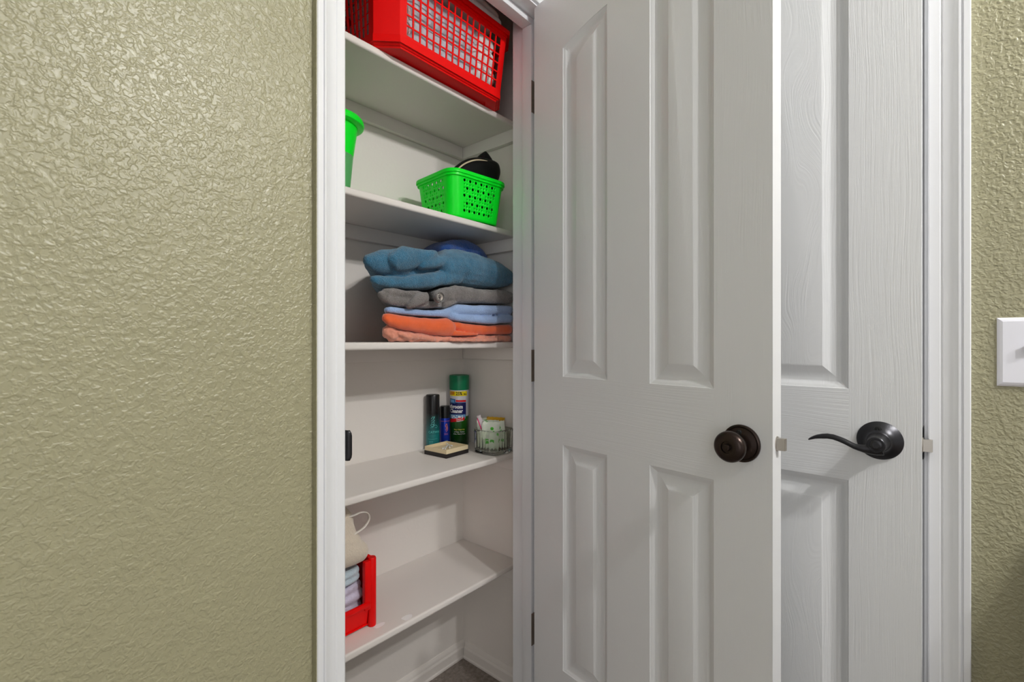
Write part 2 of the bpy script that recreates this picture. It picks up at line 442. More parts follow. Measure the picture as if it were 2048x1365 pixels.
def rim_band(bm, segs, pt, h, prof, t=1.0):
    """prof: list of (outward, z) swept round the perimeter"""
    path = []
    for seg, fr in enumerate(segs):
        for f in (fr[:-1] if seg % 2 else [0]): path.append(pt(seg, f, t))
    # outward normals
    n = len(path); rings = []
    for k in range(n):
        a, b = Vector(path[k-1]), Vector(path[(k+1) % n]); d = (b-a).normalized(); nn = Vector((d.y, -d.x))
        rings.append([bm.verts.new((path[k][0]+nn.x*o, path[k][1]+nn.y*o, z)) for o, z in prof])
    m = len(prof)
    for k in range(n):
        A, B = rings[k], rings[(k+1) % n]
        for i in range(m): bm.faces.new((A[i], B[i], B[(i+1) % m], A[(i+1) % m]))
def solidify(o, t, off=-1):
    s = o.modifiers.new('Solidify', 'SOLIDIFY'); s.thickness = t; s.offset = off; s.use_even_offset = False
    return o

# ------------------------------------------------------------------ room numbers (metres)
YA = .785          # hall face of the closet wall
XB = 1.127         # hall face of the entry-door wall
YI = .897          # closet-side face of that wall
JL, JR = .452, 1.052   # closet jamb faces
HEAD = 2.030
BACKY, RX, LX = 1.244, 1.178, .235
CEIL = 2.44
EY0, EY1 = -.006, .713  # entry jamb faces
ST = 'structure'
def struct(bm, name, m, label, cat='wall', **k):
    o = fin(bm, name, m, **k); return tag(o, label, cat, kind=ST)

bm = bmesh.new()
T = .018
box(bm, -1.6, JL-T, YA, YI, 0, CEIL); box(bm, JR+T, RX+.12, YA+.0, YI, 0, CEIL); box(bm, JL-T, JR+T, YA, YA+.076, HEAD+T, CEIL); box(bm, JL-T, JR+T, YA+.076, YI, 2.085, CEIL)
struct(bm, 'wall_left', M['wall'], 'olive green textured wall around the open linen closet')
bm = bmesh.new()
box(bm, XB, XB+.115, -2.2, EY0-T, 0, CEIL); box(bm, XB, XB+.115, EY1+T, YA, 0, CEIL); box(bm, XB, XB+.115, EY0-T, EY1+T, HEAD+T, CEIL)
struct(bm, 'wall_right', M['wall'], 'olive green textured wall to the right of the white entry door')
bm = bmesh.new(); box(bm, LX-.1, RX+.12, BACKY, BACKY+.1, 0, CEIL)
struct(bm, 'wall_back', M['closet'], 'white back wall inside the linen closet')
bm = bmesh.new(); box(bm, RX, RX+.1, YI, BACKY, 0, CEIL); 
struct(bm, 'wall_closet_right', M['closet'], 'white right side wall inside the linen closet')
bm = bmesh.new(); box(bm, LX-.1, LX, YI, BACKY, 0, CEIL)
struct(bm, 'wall_closet_left', M['closet'], 'white left side wall inside the closet hidden behind the jamb')
# closet-side lining of the front wall is painted white
bm = bmesh.new(); box(bm, LX, JL-T, YI, YI+.004, .0, CEIL); box(bm, JR+T, RX, YI, YI+.004, 0, CEIL); box(bm, JL-T, JR+T, YI, YI+.004, 2.085, CEIL)
struct(bm, 'wall_front', M['closet'], 'white inner face of the closet front wall')
bm = bmesh.new(); box(bm, -1.6, 2.4, -2.2, 1.35, -.05, 0)
struct(bm, 'floor', M['carpet'], 'grey beige carpet on the closet floor', 'floor')
bm = bmesh.new(); box(bm, -1.6, 2.4, -2.2, 1.35, CEIL, CEIL+.05)
struct(bm, 'ceiling', M['ceil'], 'white ceiling above hall and closet', 'ceiling')

# ---- casings: profile (w outward from inner edge, t off the wall)
PROF = [(0,0),(0,.0075),(.0015,.009),(.015,.009),(.017,.0075),(.0185,.0075),(.020,.0095),(.025,.0098),(.031,.0112),(.036,.0142),(.039,.0158),(.0415,.0158),(.0425,.0125),(.0445,.0125),(.0455,.0156),(.053,.0156),(.0545,.014),(.0545,0)]
def casing(name, m, frame, a0, a1, top, label):
    """frame(a, t, z) -> xyz ; legs at a0 (left) and a1 (right)"""
    bm = bmesh.new(); rings = []
    for k in range(4):
        ring = []
        for w, t in PROF:
            a = (a0-w) if k < 2 else (a1+w); z = 0 if k in (0, 3) else top+w
            ring.append(bm.verts.new(frame(a, t, z)))
        rings.append(ring)
    n = len(PROF)
    for a, b in zip(rings, rings[1:]):
        for k in range(n-1): bm.faces.new((a[k], a[k+1], b[k+1], b[k]))
    bm.faces.new(rings[0]); bm.faces.new(rings[-1])
    return struct(bm, name, m, label, 'trim', smooth=28)
casing('trim_1', M['trim'], lambda a, t, z: (a, YA-t, z), JL-.005, JR+.005, HEAD+.005, 'white moulded casing framing the linen closet opening')
casing('trim_2', M['trim'], lambda a, t, z: (XB-t, a, z), EY0-.005, EY1+.005, HEAD+.005, 'white moulded casing framing the entry door')

# green caulk edge of the casing where wall paint laps over its outer side
bm = bmesh.new(); box(bm, JL-.005-.0545-.0012, JL-.005-.0545, YA-.0135, YA, 0, HEAD+.06)
struct(bm, 'trim_3', M['wall'], 'thin olive painted edge on the outer side of the closet casing', 'trim')
# closet jamb with stop
bm = bmesh.new()
box(bm, JL-T, JL, YA, YI+.004, 0, HEAD); box(bm, JR, JR+T, YA, YI+.004, 0, HEAD); box(bm, JL-T, JR+T, YA, YA+.076, HEAD, HEAD+T)
box(bm, JL-T, JL, YA+.077, YI+.004, HEAD, 2.085); box(bm, JR, JR+T, YA+.077, YI+.004, HEAD, 2.085)
s0, s1 = YA+.038, YA+.072
box(bm, JL, JL+.012, s0, s1, 0, HEAD-.018, .002); box(bm, JR-.012, JR, s0, s1, 0, HEAD-.018, .002); box(bm, JL, JR, s0, s1, HEAD-.018, HEAD, .002)
jamb = struct(bm, 'trim_4', M['trim'], 'white closet door jamb with door stop', 'trim', smooth=30)
# entry jamb with stop
bm = bmesh.new()
box(bm, XB, XB+.115, EY0-T, EY0, 0, HEAD); box(bm, XB, XB+.115, EY1, EY1+T, 0, HEAD); box(bm, XB, XB+.115, EY0-T, EY1+T, HEAD, HEAD+T)
box(bm, XB+.04, XB+.075, EY0, EY0+.012, 0, HEAD); box(bm, XB+.04, XB+.075, EY1-.012, EY1, 0, HEAD); box(bm, XB+.04, XB+.075, EY0, EY1, HEAD-.012, HEAD)
ejamb = struct(bm, 'trim_5', M['trim'], 'white entry door jamb at the right edge of the entry door', 'trim')

# strike plates (parts of the jambs)
def strike(name, parent, fr, z0, z1):
    bm = bmesh.new()
    prof = [(.024, .0006), (.004, .0012), (-.002, .0016), (-.005, .0045), (-.007, .0095)]   # (depth into opening, off the jamb)
    n = 10; cols = []
    for k in range(n+1):
        z = z0+(z1-z0)*k/n; e = abs(k/n-.5)*2
        cols.append([bm.verts.new(fr(d if d > -.001 else d*(1 if e < .75 else 1-(e-.75)*1.3), t if t < .004 else t*(1 if e < .75 else 1-(e-.75)*1.3), z)) for d, t in prof])
    for a, b in zip(cols, cols[1:]):
        for k in range(len(prof)-1): bm.faces.new((a[k], a[k+1], b[k+1], b[k]))
    o = fin(bm, name, M['black_metal'], parent, smooth=60); solidify(o, .0014, 0)
    o['label'] = 'black metal strike plate'
    return o
strike('strike_plate', jamb, lambda d, t, z: (JL+t, YA+d, z), .909, .964)
strike('strike_plate', ejamb, lambda d, t, z: (XB+d-.001, EY0+.0002+min(t, .005), z), .913, .970)

# ---- baseboards inside the closet
def baseboard(name, p0, p1, inward, label):
    prof = [(0, 0), (.016, 0), (.016, .006), (.0125, .009), (.0125, .034), (.011, .037), (.0085, .040), (.008, .045), (.006, .050), (.003, .056), (0, .057)]
    bm = bmesh.new(); d = (Vector(p1)-Vector(p0)).normalized(); n = Vector(inward)
    rs = []
    for p in (p0, p1):
        rs.append([bm.verts.new((p[0]+n.x*t, p[1]+n.y*t, z)) for t, z in prof])
    m = len(prof)
    for k in range(m): bm.faces.new((rs[0][k], rs[1][k], rs[1][(k+1) % m], rs[0][(k+1) % m]))
    bm.faces.new(rs[0]); bm.faces.new(rs[1])
    return struct(bm, name, M['closet'], label, 'baseboard', smooth=25)
baseboard('baseboard_back', (LX, BACKY), (RX, BACKY), (0, -1), 'white moulded baseboard along the closet back wall')
baseboard('baseboard_right', (RX, YI+.004), (RX, BACKY-.0165), (-1, 0), 'white moulded baseboard along the closet right wall')

# ------------------------------------------------------------------ doors
OV = [(0, 0), (.0012, .0016), (.004, .0028), (.0075, .0052), (.011, .0080), (.0145, .0096), (.018, .0102)]
BV = [(.0195, .0102), (.030, .0066), (.0415, .0026), (.0435, .0016), (.0455, .0012)]
def make_door(name, W, panels, thick, top, z0, label, arch_k, arch_c, face, m):
    """local frame: x along the door from hinge, y out of the visible face is -y, z up. visible face at y=0"""
    bm = bmesh.new()
    q = lambda *p: bm.faces.new([bm.verts.new(v) for v in p])
    za, zb, zc = .285, .8605, 1.034
    def arch(x): return face - arch_k*(x-arch_c)**2
    xs = [0]+[v for p in panels for v in p]+[W]
    # stiles and mullion
    for i in range(0, len(xs), 2): q((xs[i],0,z0),(xs[i+1],0,z0),(xs[i+1],0,top),(xs[i],0,top))
    NA = 16
    for (a, b) in panels:
        q((a,0,z0),(b,0,z0),(b,0,za),(a,0,za)); q((a,0,zb),(b,0,zb),(b,0,zc),(a,0,zc))
        for k in range(NA):
            xa, xb_ = a+(b-a)*k/NA, a+(b-a)*(k+1)/NA
            q((xa,0,arch(xa)),(xb_,0,arch(xb_)),(xb_,0,top),(xa,0,top))
        for lo, hi in ((za, zb), (zc, None)):
            rings = []
            for o, d in OV+BV:
                ring = [(a+o, d, lo+o), (b-o, d, lo+o)]
                if hi is None:
                    for k in range(NA+1):
                        x = (b-o)+(a+o-(b-o))*k/NA
                        xo = b+(a-b)*k/NA
                        ring.append((x, d, arch(xo)-o*1.04))
                else: ring += [(b-o, d, hi-o), (a+o, d, hi-o)]
                rings.append([bm.verts.new(p) for p in ring])
            n = len(rings[0])
            for r, s in zip(rings, rings[1:]):
                for k in range(n): bm.faces.new((r[k], r[(k+1)%n], s[(k+1)%n], s[k]))
            bm.faces.new(rings[-1])
    # edges and back
    e = .0015
    q((0,0,top),(W,0,top),(W,thick,top),(0,thick,top)); q((0,0,z0),(W,0,z0),(W,thick,z0),(0,thick,z0))
    q((W,0,z0),(W,thick,z0),(W,thick,top),(W,0,top)); q((0,0,z0),(0,thick,z0),(0,thick,top),(0,0,top)); q((0,thick,z0),(W,thick,z0),(W,thick,top),(0,thick,top))
    o = fin(bm, name, m, smooth=24, doubles=.00005)
    return tag(o, label, 'door', kind=ST)
def screw(parent, c, r=.0042):
    bm = bmesh.new(); lathe(bm, [(r*1.25, 0), (r*1.25, .0006), (r, .0008), (r*.9, .0018), (r*.45, .0022), (.0001, .0012)], 20, c, 'Y')
    return fin(bm, 'screw', M['dark'], parent, smooth=40)

WC = .6094
rails = [(0, .285), (.8605, 1.034), (1.93, 2.2)]
mc = door_paint('closet_door_paint', rails, .1067, .5027, [(.1067+.045, .2477-.045), (.3617+.045, .5027-.045)], .26)
d1 = make_door('door_1', WC, [(.1067, .2485), (.3625, .5037)], .035, 2.032, .012, 'white two-panel arch-top closet door standing open with a round knob', .955, .3045, 1.9095, mc)
dA = math.atan2(-.9865, -.1635)
d1.location = (1.0175, .7947, 0); d1.rotation_euler = (0, 0, dA)
# local x -> (-.1635,-.9865); local y -> (.9865,-.1635) : visible face looks to local -y
th = radians(2.7)
WE = .711
me_ = door_paint('entry_door_paint', rails, .105, .606, [(.105+.045, .2965-.045), (.4145+.045, .606-.045)])
d2 = make_door('door_2', WE, [(.105, .2965), (.4145, .606)], .035, 2.032, .012, 'white panelled entry door slightly ajar with a black curved lever', .588, .3555, 1.9085, me_)
# origin at free edge: local x from the latch edge towards the hinges
# visible face must look to -X: local x = (sin th, cos th) ; local y should be (+cos, -sin): rotation by a with x=(cos a, sin a) gives y=(-sin a, cos a) -> mirror
d2.location = (1.095+sin(th)*WE, -.002+cos(th)*WE, 0); d2.rotation_euler = (0, 0, math.atan2(-cos(th), -sin(th)))
# -> local x runs from the hinge (0) to the latch edge (WE)

def round_part(name, prof, c, m, parent, n=56):
    bm = bmesh.new(); lathe(bm, prof, n, c, 'Y'); return fin(bm, name, m, parent, smooth=35)
# knob on the closet door
kc = (.556, 0, .939)
kn = round_part('door_knob', [(.0001, .0555), (.006, .0555), (.0062, .0545), (.0102, .0545), (.0105, .0572), (.012, .0575), (.0205, .0560), (.0250, .0530), (.0272, .0485), (.0276, .0440), (.0266, .0395), (.0248, .0372), (.0240, .0366), (.0236, .0335), (.0222, .0295), (.0195, .0262), (.0160, .0235), (.0140, .020), (.0125, .012), (.0125, .0)][::-1], kc, M['bronze'], d1)
kn['label'] = 'oil rubbed bronze round knob'
round_part('rosette', [(.0338, 0), (.0342, .002), (.0335, .0046), (.0315, .0060), (.0295, .0056), (.0285, .0040), (.0270, .0044), (.021, .0075), (.016, .0085), (.0001, .0085)], kc, M['bronze'], kn)
round_part('privacy_button', [(.0001, .0616), (.0045, .0616), (.0058, .0612), (.0062, .060), (.0062, .052), (.0001, .052)][::-1], kc, M['bronze'], kn)
sc = screw(kn, (kc[0]-.001, -.007, kc[2]+.0205)); sc = screw(kn, (kc[0]+.001, -.007, kc[2]-.0205))
# latch on the free edge of the closet door
def latch(door, W, z, sx=1):
    bm = bmesh.new()
    # face plate ring on edge (stadium-like oval)
    lathe(bm, [(.0135, 0), (.0135, .0012), (.0122, .0018), (.0001, .0018)], 32, (0, 0, 0), 'X')
    for v in bm.verts: v.co.y *= .62
    for v in bm.verts: v.co += Vector((W, .0175, z))
    o = fin(bm, 'latch', M['nickel'], door, smooth=40); o['label'] = 'satin nickel latch'
    bm = bmesh.new()
    pr = [(0, -.0058), (.012, -.0035), (.0125, -.002), (.0125, .0055), (0, .0058)]
    A = [bm.verts.new((W+.0015+x, .0175+y, z-.0105)) for x, y in pr]; B = [bm.verts.new((W+.0015+x, .0175+y, z+.0105)) for x, y in pr]
    bm.faces.new(A); bm.faces.new(B)
    for k in range(5): bm.faces.new((A[k], A[(k+1)%5], B[(k+1)%5], B[k]))
    fin(bm, 'latch_bolt', M['nickel'], o)
latch(d1, WC, .9445)
latch(d2, WE, .9405)
# hinges on closet door
for z in (1.809, 1.056, .318):
    bm = bmesh.new()
    lathe(bm, [(.0001, -.047), (.0045, -.046), (.006, -.0445), (.006, .0445), (.0045, .046), (.0001, .047)], 16, (-.004, .0385, z))
    box(bm, -.0022, -.0002, .006, .037, z-.0445, z+.0445)
    o = fin(bm, 'hinge', M['hinge'], d1, smooth=40)
for z in (1.809, 1.056, .318):
    bm = bmesh.new(); box(bm, JR-.0022, JR, YA+.001, YA+.034, z-.0445, z+.0445); box(bm, JR-.0128, JR-.0005, s0-.0018, s0-.0002, z-.0445, z+.0445)
    fin(bm, 'hinge_leaf', M['hinge'], jamb)
# lever on the entry door (x measured from latch edge -> WE - s)
lc = (WE-.058, 0, .943)
rz = round_part('door_lever', [(.0345, 0), (.0347, .0015), (.0325, .004), (.026, .0085), (.021, .0125), (.0185, .0165), (.0175, .019), (.0168, .0195), (.0165, .0225), (.0155, .030), (.0145, .046), (.0135, .0545), (.0125, .0555), (.0115, .0555), (.0112, .0535), (.0001, .0535)], lc, M['black_metal'], d2)
rz['label'] = 'black curved lever handle'
round_part('privacy_button', [(.0001, .058), (.0052, .058), (.0055, .0572), (.0075, .0568), (.0088, .056), (.0092, .054), (.0092, .05), (.0001, .05)][::-1], lc, M['black_metal'], rz)
screw(rz, (lc[0]-.001, -.0118, lc[2]+.0215)); screw(rz, (lc[0]+.001, -.0118, lc[2]-.0215))
pts = [(.050,.9375,.0100),(.060,.9350,.0092),(.068,.9335,.0074),(.0755,.9332,.0058),(.0825,.9342,.0049),(.089,.9355,.0042),(.0965,.939,.0041),(.1042,.9425,.0041),(.1125,.9455,.0041),(.121,.9478,.0042),(.130,.9482,.0042),(.138,.9468,.0040),(.1455,.945,.0034),(.151,.943,.0027),(.1565,.9402,.0021),(.1605,.9375,.0012)]
bm = bmesh.new()
P3 = [(WE-s, -.049+.004*max(0, (s-.09)/.07)**2 - (.002 if s > .07 else 0), z) for s, z, h in pts]
sweep(bm, P3, lambda i: [((.0068 if i > 2 else .0065)*(1-.35*(i/15)**3)*cos(2*pi*k/16), pts[i][2]*1.2*sin(2*pi*k/16)) for k in range(16)])
lev = fin(bm, 'lever_arm', M['black_metal'], rz, smooth=50)

# ------------------------------------------------------------------ switch plate
sw = empty('light_switch', (XB, -.132, 1.107))
bm = bmesh.new()
y0, y1, z0, z1 = -.035, .035, -.0565, .0565
lev_ = [(0, 0), (-.0012, 0), (-.0042, .003), (-.0056, .0065)]
R = []
for x, i in lev_: R.append([bm.verts.new(p) for p in ((x, y0+i, z0+i), (x, y1-i, z0+i), (x, y1-i, z1-i), (x, y0+i, z1-i))])
for a, b in zip(R, R[1:]):
    for k in range(4): bm.faces.new((a[k], a[(k+1)%4], b[(k+1)%4], b[k]))
bm.faces.new(R[0]); bm.faces.new(R[-1])
fin(bm, 'cover_plate', M['switch'], sw)
bm = bmesh.new(); box(bm, -.0125, -.0052, -.0048, .0048, -.004, .010, .0012); 
for v in bm.verts:
    if v.co.x < -.009: v.co.z += .006
tg = fin(bm, 'toggle', M['switch'], sw)
for z in (-.030, .030):
    bm = bmesh.new(); lathe(bm, [(.0001, -.0068), (.003, -.0066), (.0036, -.0054)], 16, (0, 0, z), 'X'); fin(bm, 'screw', M['switch'], sw)
tag(sw, 'white toggle light switch plate on the olive wall right of the entry door', 'light switch')

# ------------------------------------------------------------------ shelves
SH = [1.8275, 1.476, 1.122, .768, .414]
names = ['white closet shelf carrying the red laundry basket', 'white closet shelf carrying the green perforated basket', 'white closet shelf carrying the stack of folded towels',
         'white closet shelf carrying the bottles and glass jar', 'lowest white closet shelf with the red open-front bin']
for k, z in enumerate(SH):
    r = empty('shelf', ((LX+RX)/2, 1.11, z-.0185)); ix, iy, iz = r.location
    bm = bmesh.new(); vs = box(bm, LX+.001, RX-.001, .983, BACKY-.001, z-.0185, z)
    es = [e for e in bm.edges if all(abs(v.co.y-.983) < 1e-4 for v in e.verts) and abs(e.verts[0].co.z-e.verts[1].co.z) < 1e-5]
    bmesh.ops.bevel(bm, geom=es, offset=.0055, segments=4, affect='EDGES', profile=.5)
    for v in bm.verts: v.co -= r.location
    fin(bm, 'board', M['shelf'], r, smooth=35)
    zt = z-.0186
    bm = bmesh.new(); box(bm, LX+.001, RX-.020, BACKY-.019, BACKY-.001, zt-.040, zt, .0015)
    for v in bm.verts: v.co -= r.location
    fin(bm, 'back_cleat', M['shelf'], r, smooth=35)
    for s, (a, b) in enumerate(((RX-.019, RX-.001), (LX+.001, LX+.019))):
        bm = bmesh.new(); box(bm, a, b, .992, BACKY-.0015, zt-.040, zt, .0015)
        for v in bm.verts: v.co -= r.location
        fin(bm, 'side_cleat', M['shelf'], r, smooth=35)
    if k == 4:
        for (px, py, ra, rb) in ((.682, 1.024, .015, .009), (.748, .999, .014, .012)):
            bm = bmesh.new()
            ring = [bm.verts.new((px-ix+(ra*(1+.15*sin(3*a+1)))*cos(a), py-iy+(rb*(1+.12*cos(2*a)))*sin(a), .0185+.0004)) for a in [2*pi*q/24 for q in range(24)]]
            bm.faces.new(ring); o = fin(bm, 'paint_patch', M['patch'], r); o['label'] = 'bright white touch-up paint blotch'
    tag(r, names[k], 'shelf', 'closet shelves')
S1, S2, S3, S4, S5 = SH

# ------------------------------------------------------------------ red laundry basket
rb = empty('laundry_basket', (.855, 1.07, S1+.0002))
hx0, hx1 = .637-.855, 1.073-.855; hy0, hy1 = .936-1.07, 1.19-1.07
H_ = .196; zfoot = .007
rows = [0, .115]+[.115+.77*k/6 for k in range(1, 7)]+[1]
bm, segs, ptf = tub(hx0, hx1, hy0, hy1, hx0-.014, hx1+.010, hy0-.020, hy1+.020, H_-zfoot, .043, True, (15, 8), rows, .0025, .018,
    hole=lambda s, i, j: ('rect', .10, .075) if s in (0, 4) else ('rect', .2, .001))
for v in bm.verts: v.co.z += zfoot
o = fin(bm, 'basket_wall', M['red'], rb, doubles=.0003); solidify(o, .0022, 0)
bm = bmesh.new()
rim_band(bm, segs, ptf, 0, [(-.002, H_-.014), (.003, H_-.014), (.003, H_-.006), (.011, H_-.010), (.013, H_-.001), (.012, H_+.002), (-.002, H_+.002)])
fin(bm, 'rim', M['red'], rb, smooth=35)
bm = bmesh.new()
path = lambda ins: [(hx0+ins+.043, hy0+ins), (hx1-ins-.043, hy0+ins), (hx1-ins, hy0+ins+.043), (hx1-ins, hy1-ins-.043), (hx1-ins-.043, hy1-ins), (hx0+ins+.043, hy1-ins), (hx0+ins, hy1-ins-.043), (hx0+ins, hy0+ins+.043)]
lev_ = [(.001, .0075), (.004, .004), (.006, .004), (.008, 0), (.028, 0), (.030, .003)]
RR = [[bm.verts.new((x, y, z)) for x, y in path(i)] for i, z in lev_]
for a, b in zip(RR, RR[1:]):
    for k in range(8): bm.faces.new((a[k], a[(k+1)%8], b[(k+1)%8], b[k]))
bm.faces.new(RR[-1])
o = fin(bm, 'base', M['red'], rb); solidify(o, .002, 1)
bm = bmesh.new()
rim_band(bm, segs, ptf, 0, [(.0, .006), (.0026, .006), (.0026, .0235), (.001, .0245), (-.001, .0245)], t=.06)
fin(bm, 'base_band', M['red'], rb, smooth=35)
tag(rb, 'red plastic lattice laundry basket filled with linens on the top shelf', 'laundry basket')
# linens in the basket (each its own thing)
def W2(o, label, cat, group=None): return tag(o, label, cat, group)
c = cloth('folded_sheet', [(.962, 1.16, [(.66, S1+.012, S1+.040), (.75, S1+.012, S1+.043), (.86, S1+.012, S1+.040), (.97, S1+.012, S1+.043), (1.035, S1+.012, S1+.036)]),
    (.960, 1.16, [(.66, S1+.012, S1+.024), (.8, S1+.012, S1+.026), (.9, S1+.012, S1+.022), (1.035, S1+.012, S1+.026)])], M['pinkcloth'], .004, origin=(.86, 1.06, S1+.012), amp=.004)
W2(c, 'crumpled pale pink sheet lying lowest in the red basket', 'linen')
c = cloth('folded_sheet', [(.958, 1.15, [(.735, S1+.046, S1+.064), (.95, S1+.046, S1+.064)]), (.955, 1.15, [(.735, S1+.062, S1+.118), (.95, S1+.062, S1+.118)]), (.958, 1.15, [(.735, S1+.112, S1+.165), (.95, S1+.112, S1+.165)]), (.950, 1.15, [(.735, S1+.155, S1+.188), (.95, S1+.155, S1+.188)])], M['greycloth'], .004, origin=(.86, 1.06, S1+.045), amp=.001)
W2(c, 'pale grey folded sheet in the middle of the red basket', 'linen')
c = cloth('folded_towel', [(.948, 1.15, [(.968, S1+.046, S1+.10), (1.018, S1+.046, S1+.10)]), (.948, 1.15, [(.968, S1+.095, S1+.150), (1.018, S1+.095, S1+.150)]), (.946, 1.15, [(.968, S1+.145, S1+.188), (1.018, S1+.145, S1+.188)])], M['whitecloth'], .004, origin=(1.0, 1.06, S1+.045), amp=.0015)
W2(c, 'white folded towel standing at the right end inside the red basket', 'towel')
c = cloth('folded_towel', [(.945, 1.15, [(.684, S1+.046, S1+.09), (.715, S1+.046, S1+.09)]), (.948, 1.15, [(.688, S1+.08, S1+.14), (.712, S1+.08, S1+.14)]), (.95, 1.15, [(.688, S1+.135, S1+.185), (.712, S1+.135, S1+.185)])], M['pinkcloth'], .004, origin=(.68, 1.06, S1+.045), amp=.003, nscale=40)
W2(c, 'pinkish crumpled cloth at the left end inside the red basket', 'cloth')
c = cloth('folded_towel', [(.908, 1.17, [(.66, S1+.200, S1+.222), (.8, S1+.200, S1+.224), (.93, S1+.200, S1+.224), (1.012, S1+.200, S1+.222)]), (.912, 1.17, [(.66, S1+.218, S1+.246), (.8, S1+.218, S1+.248), (.93, S1+.218, S1+.246), (1.005, S1+.218, S1+.240)])], M['whitecloth'], .003, origin=(.86, 1.06, S1+.165), amp=.002, plan=.02)
W2(c, 'white folded towel heaped above the rim of the red basket', 'towel')

# ------------------------------------------------------------------ green perforated basket
gb = empty('storage_basket', (.995, 1.062, S2+.0003), radians(-5))
HG = .129
def gh(seg, i, j):
    if j % 2 == 0 and (i+j//2) % 2 == 0: return ('circ', .0043)
    if (i*7+j*3) % 5 < 4: return ('circ', .0015)
    return None
rows = [0, .13]+[.13+.72*k/9 for k in range(1, 10)]+[1]
bm, segs, ptf = tub(-.090, .090, -.078, .078, -.103, .103, -.093, .093, HG, .030, False, (12, 10), rows, .002, .008, hole=gh, mid=True)
o = fin(bm, 'basket_wall', M['green'], gb, smooth=30, doubles=.0002); solidify(o, .0024, 0)
bm = bmesh.new()
rim_band(bm, segs, ptf, 0, [(-.0015, HG-.016), (.004, HG-.016), (.0042, HG-.0095), (.0065, HG-.0095), (.008, HG-.008), (.008, HG-.001), (.0065, HG+.001), (-.0015, HG+.001)])
fin(bm, 'rim', M['green'], gb, smooth=40)
bm = bmesh.new(); bm.faces.new([bm.verts.new((x, y, .001)) for x, y in [ptf(s, f, 0) for s, fr in enumerate(segs) for f in (fr[:-1] if s % 2 else [0])]])
o = fin(bm, 'base', M['green'], gb); solidify(o, .002, 1)
tag(gb, 'bright green plastic basket with round holes on the second shelf', 'basket')
# black case with cream piping
bcase = empty('zipped_case', (1.03, 1.02, S2+.01))
def cr(P, k=5):
    P = [Vector(p) for p in P]; out = []
    for i in range(len(P)-1):
        a, b, c_, d = P[max(i-1, 0)], P[i], P[i+1], P[min(i+2, len(P)-1)]
        for j in range(k):
            t = j/k; out.append(.5*((2*b)+(c_-a)*t+(2*a-5*b+4*c_-d)*t*t+(3*b-a-3*c_+d)*t**3))
    return out+[P[-1]]
ol = [(.905, 1.600), (.930, 1.627), (.9594, 1.652), (.994, 1.672), (1.032, 1.684), (1.065, 1.689), (1.093, 1.690), (1.109, 1.683), (1.115, 1.661), (1.106, 1.634), (1.088, 1.606), (1.062, 1.560), (1.045, 1.50), (.94, 1.50), (.905, 1.58)]
outl = [(p.x, p.y) for p in cr([(x, z, 0) for x, z in ol], 3)]
bm = bmesh.new()
lay = [(-.026, .30), (-.0255, .62), (-.021, .84), (-.014, .95), (-.006, .99), (.002, 1.0), (.010, .98), (.019, .9), (.026, .72), (.029, .3)]
cx, cz = 1.02, 1.585
rgs = []
for dy, k_ in lay: rgs.append([bm.verts.new((cx+(x-cx)*k_-1.03, dy-.003, cz+(z-cz)*k_-(S2+.01))) for x, z in outl])
n = len(outl)
for a, b in zip(rgs, rgs[1:]):
    for k in range(n): bm.faces.new((a[k], a[(k+1)%n], b[(k+1)%n], b[k]))
bm.faces.new(rgs[0]); bm.faces.new(rgs[-1])
o = fin(bm, 'body', M['black_vinyl'], bcase, smooth=70)
bm = bmesh.new()
pp = [(x-1.03, -.022+.006*abs(x-1.02)/.1, z-(S2+.01)) for x, z in [(.924, 1.612), (.945, 1.632), (.968, 1.648), (.998, 1.662), (1.032, 1.670), (1.065, 1.673), (1.088, 1.672), (1.102, 1.664)]]
sweep(bm, cr(pp), lambda i: ell(.0026, .0026, 8), up=(0, 1, 0))
fin(bm, 'piping', M['cream_pipe'], bcase, smooth=60)
bm = bmesh.new()
fo = [(1.020, 1.676), (1.036, 1.690), (1.052, 1.706), (1.065, 1.716), (1.078, 1.710), (1.092, 1.700), (1.104, 1.686), (1.108, 1.670), (1.05, 1.664)]
fr_ = []
for dy, k_ in ((-.002, .75), (.002, .97), (.008, 1.0), (.016, .95), (.022, .7)):
    fr_.append([bm.verts.new((1.06+(x-1.06)*k_-1.03, dy, 1.680+(z-1.680)*k_-(S2+.01))) for x, z in fo])
n = len(fo)
for a, b in zip(fr_, fr_[1:]):
    for k in range(n): bm.faces.new((a[k], a[(k+1)%n], b[(k+1)%n], b[k]))
bm.faces.new(fr_[0]); bm.faces.new(fr_[-1])
fin(bm, 'flap', M['black_vinyl'], bcase, smooth=60)
tag(bcase, 'black rounded case with cream piping sitting in the green basket', 'case')

# green cup at the left of shelf 2
cup = empty('plastic_tumbler', (.607, 1.12, S2+.0003))
bm = bmesh.new()
lathe(bm, [(.0525, .114), (.063, .186), (.072, .187), (.0775, .190), (.079, .196), (.0775, .203), (.074, .207), (.066, .205), (.0605, .19), (.050, .114)], 56)
fin(bm, 'upper_body', M['green'], cup, smooth=40)
bm = bmesh.new(); lathe(bm, [(.0001, 0), (.040, 0), (.042, .003), (.0525, .114), (.050, .114), (.040, .005), (.0001, .005)], 56)
o = fin(bm, 'lower_body', M['green_clear'], cup, smooth=40); o['label'] = 'paler frosted green lower half'
tag(cup, 'tall green plastic tumbler at the left end of the second shelf', 'tumbler')

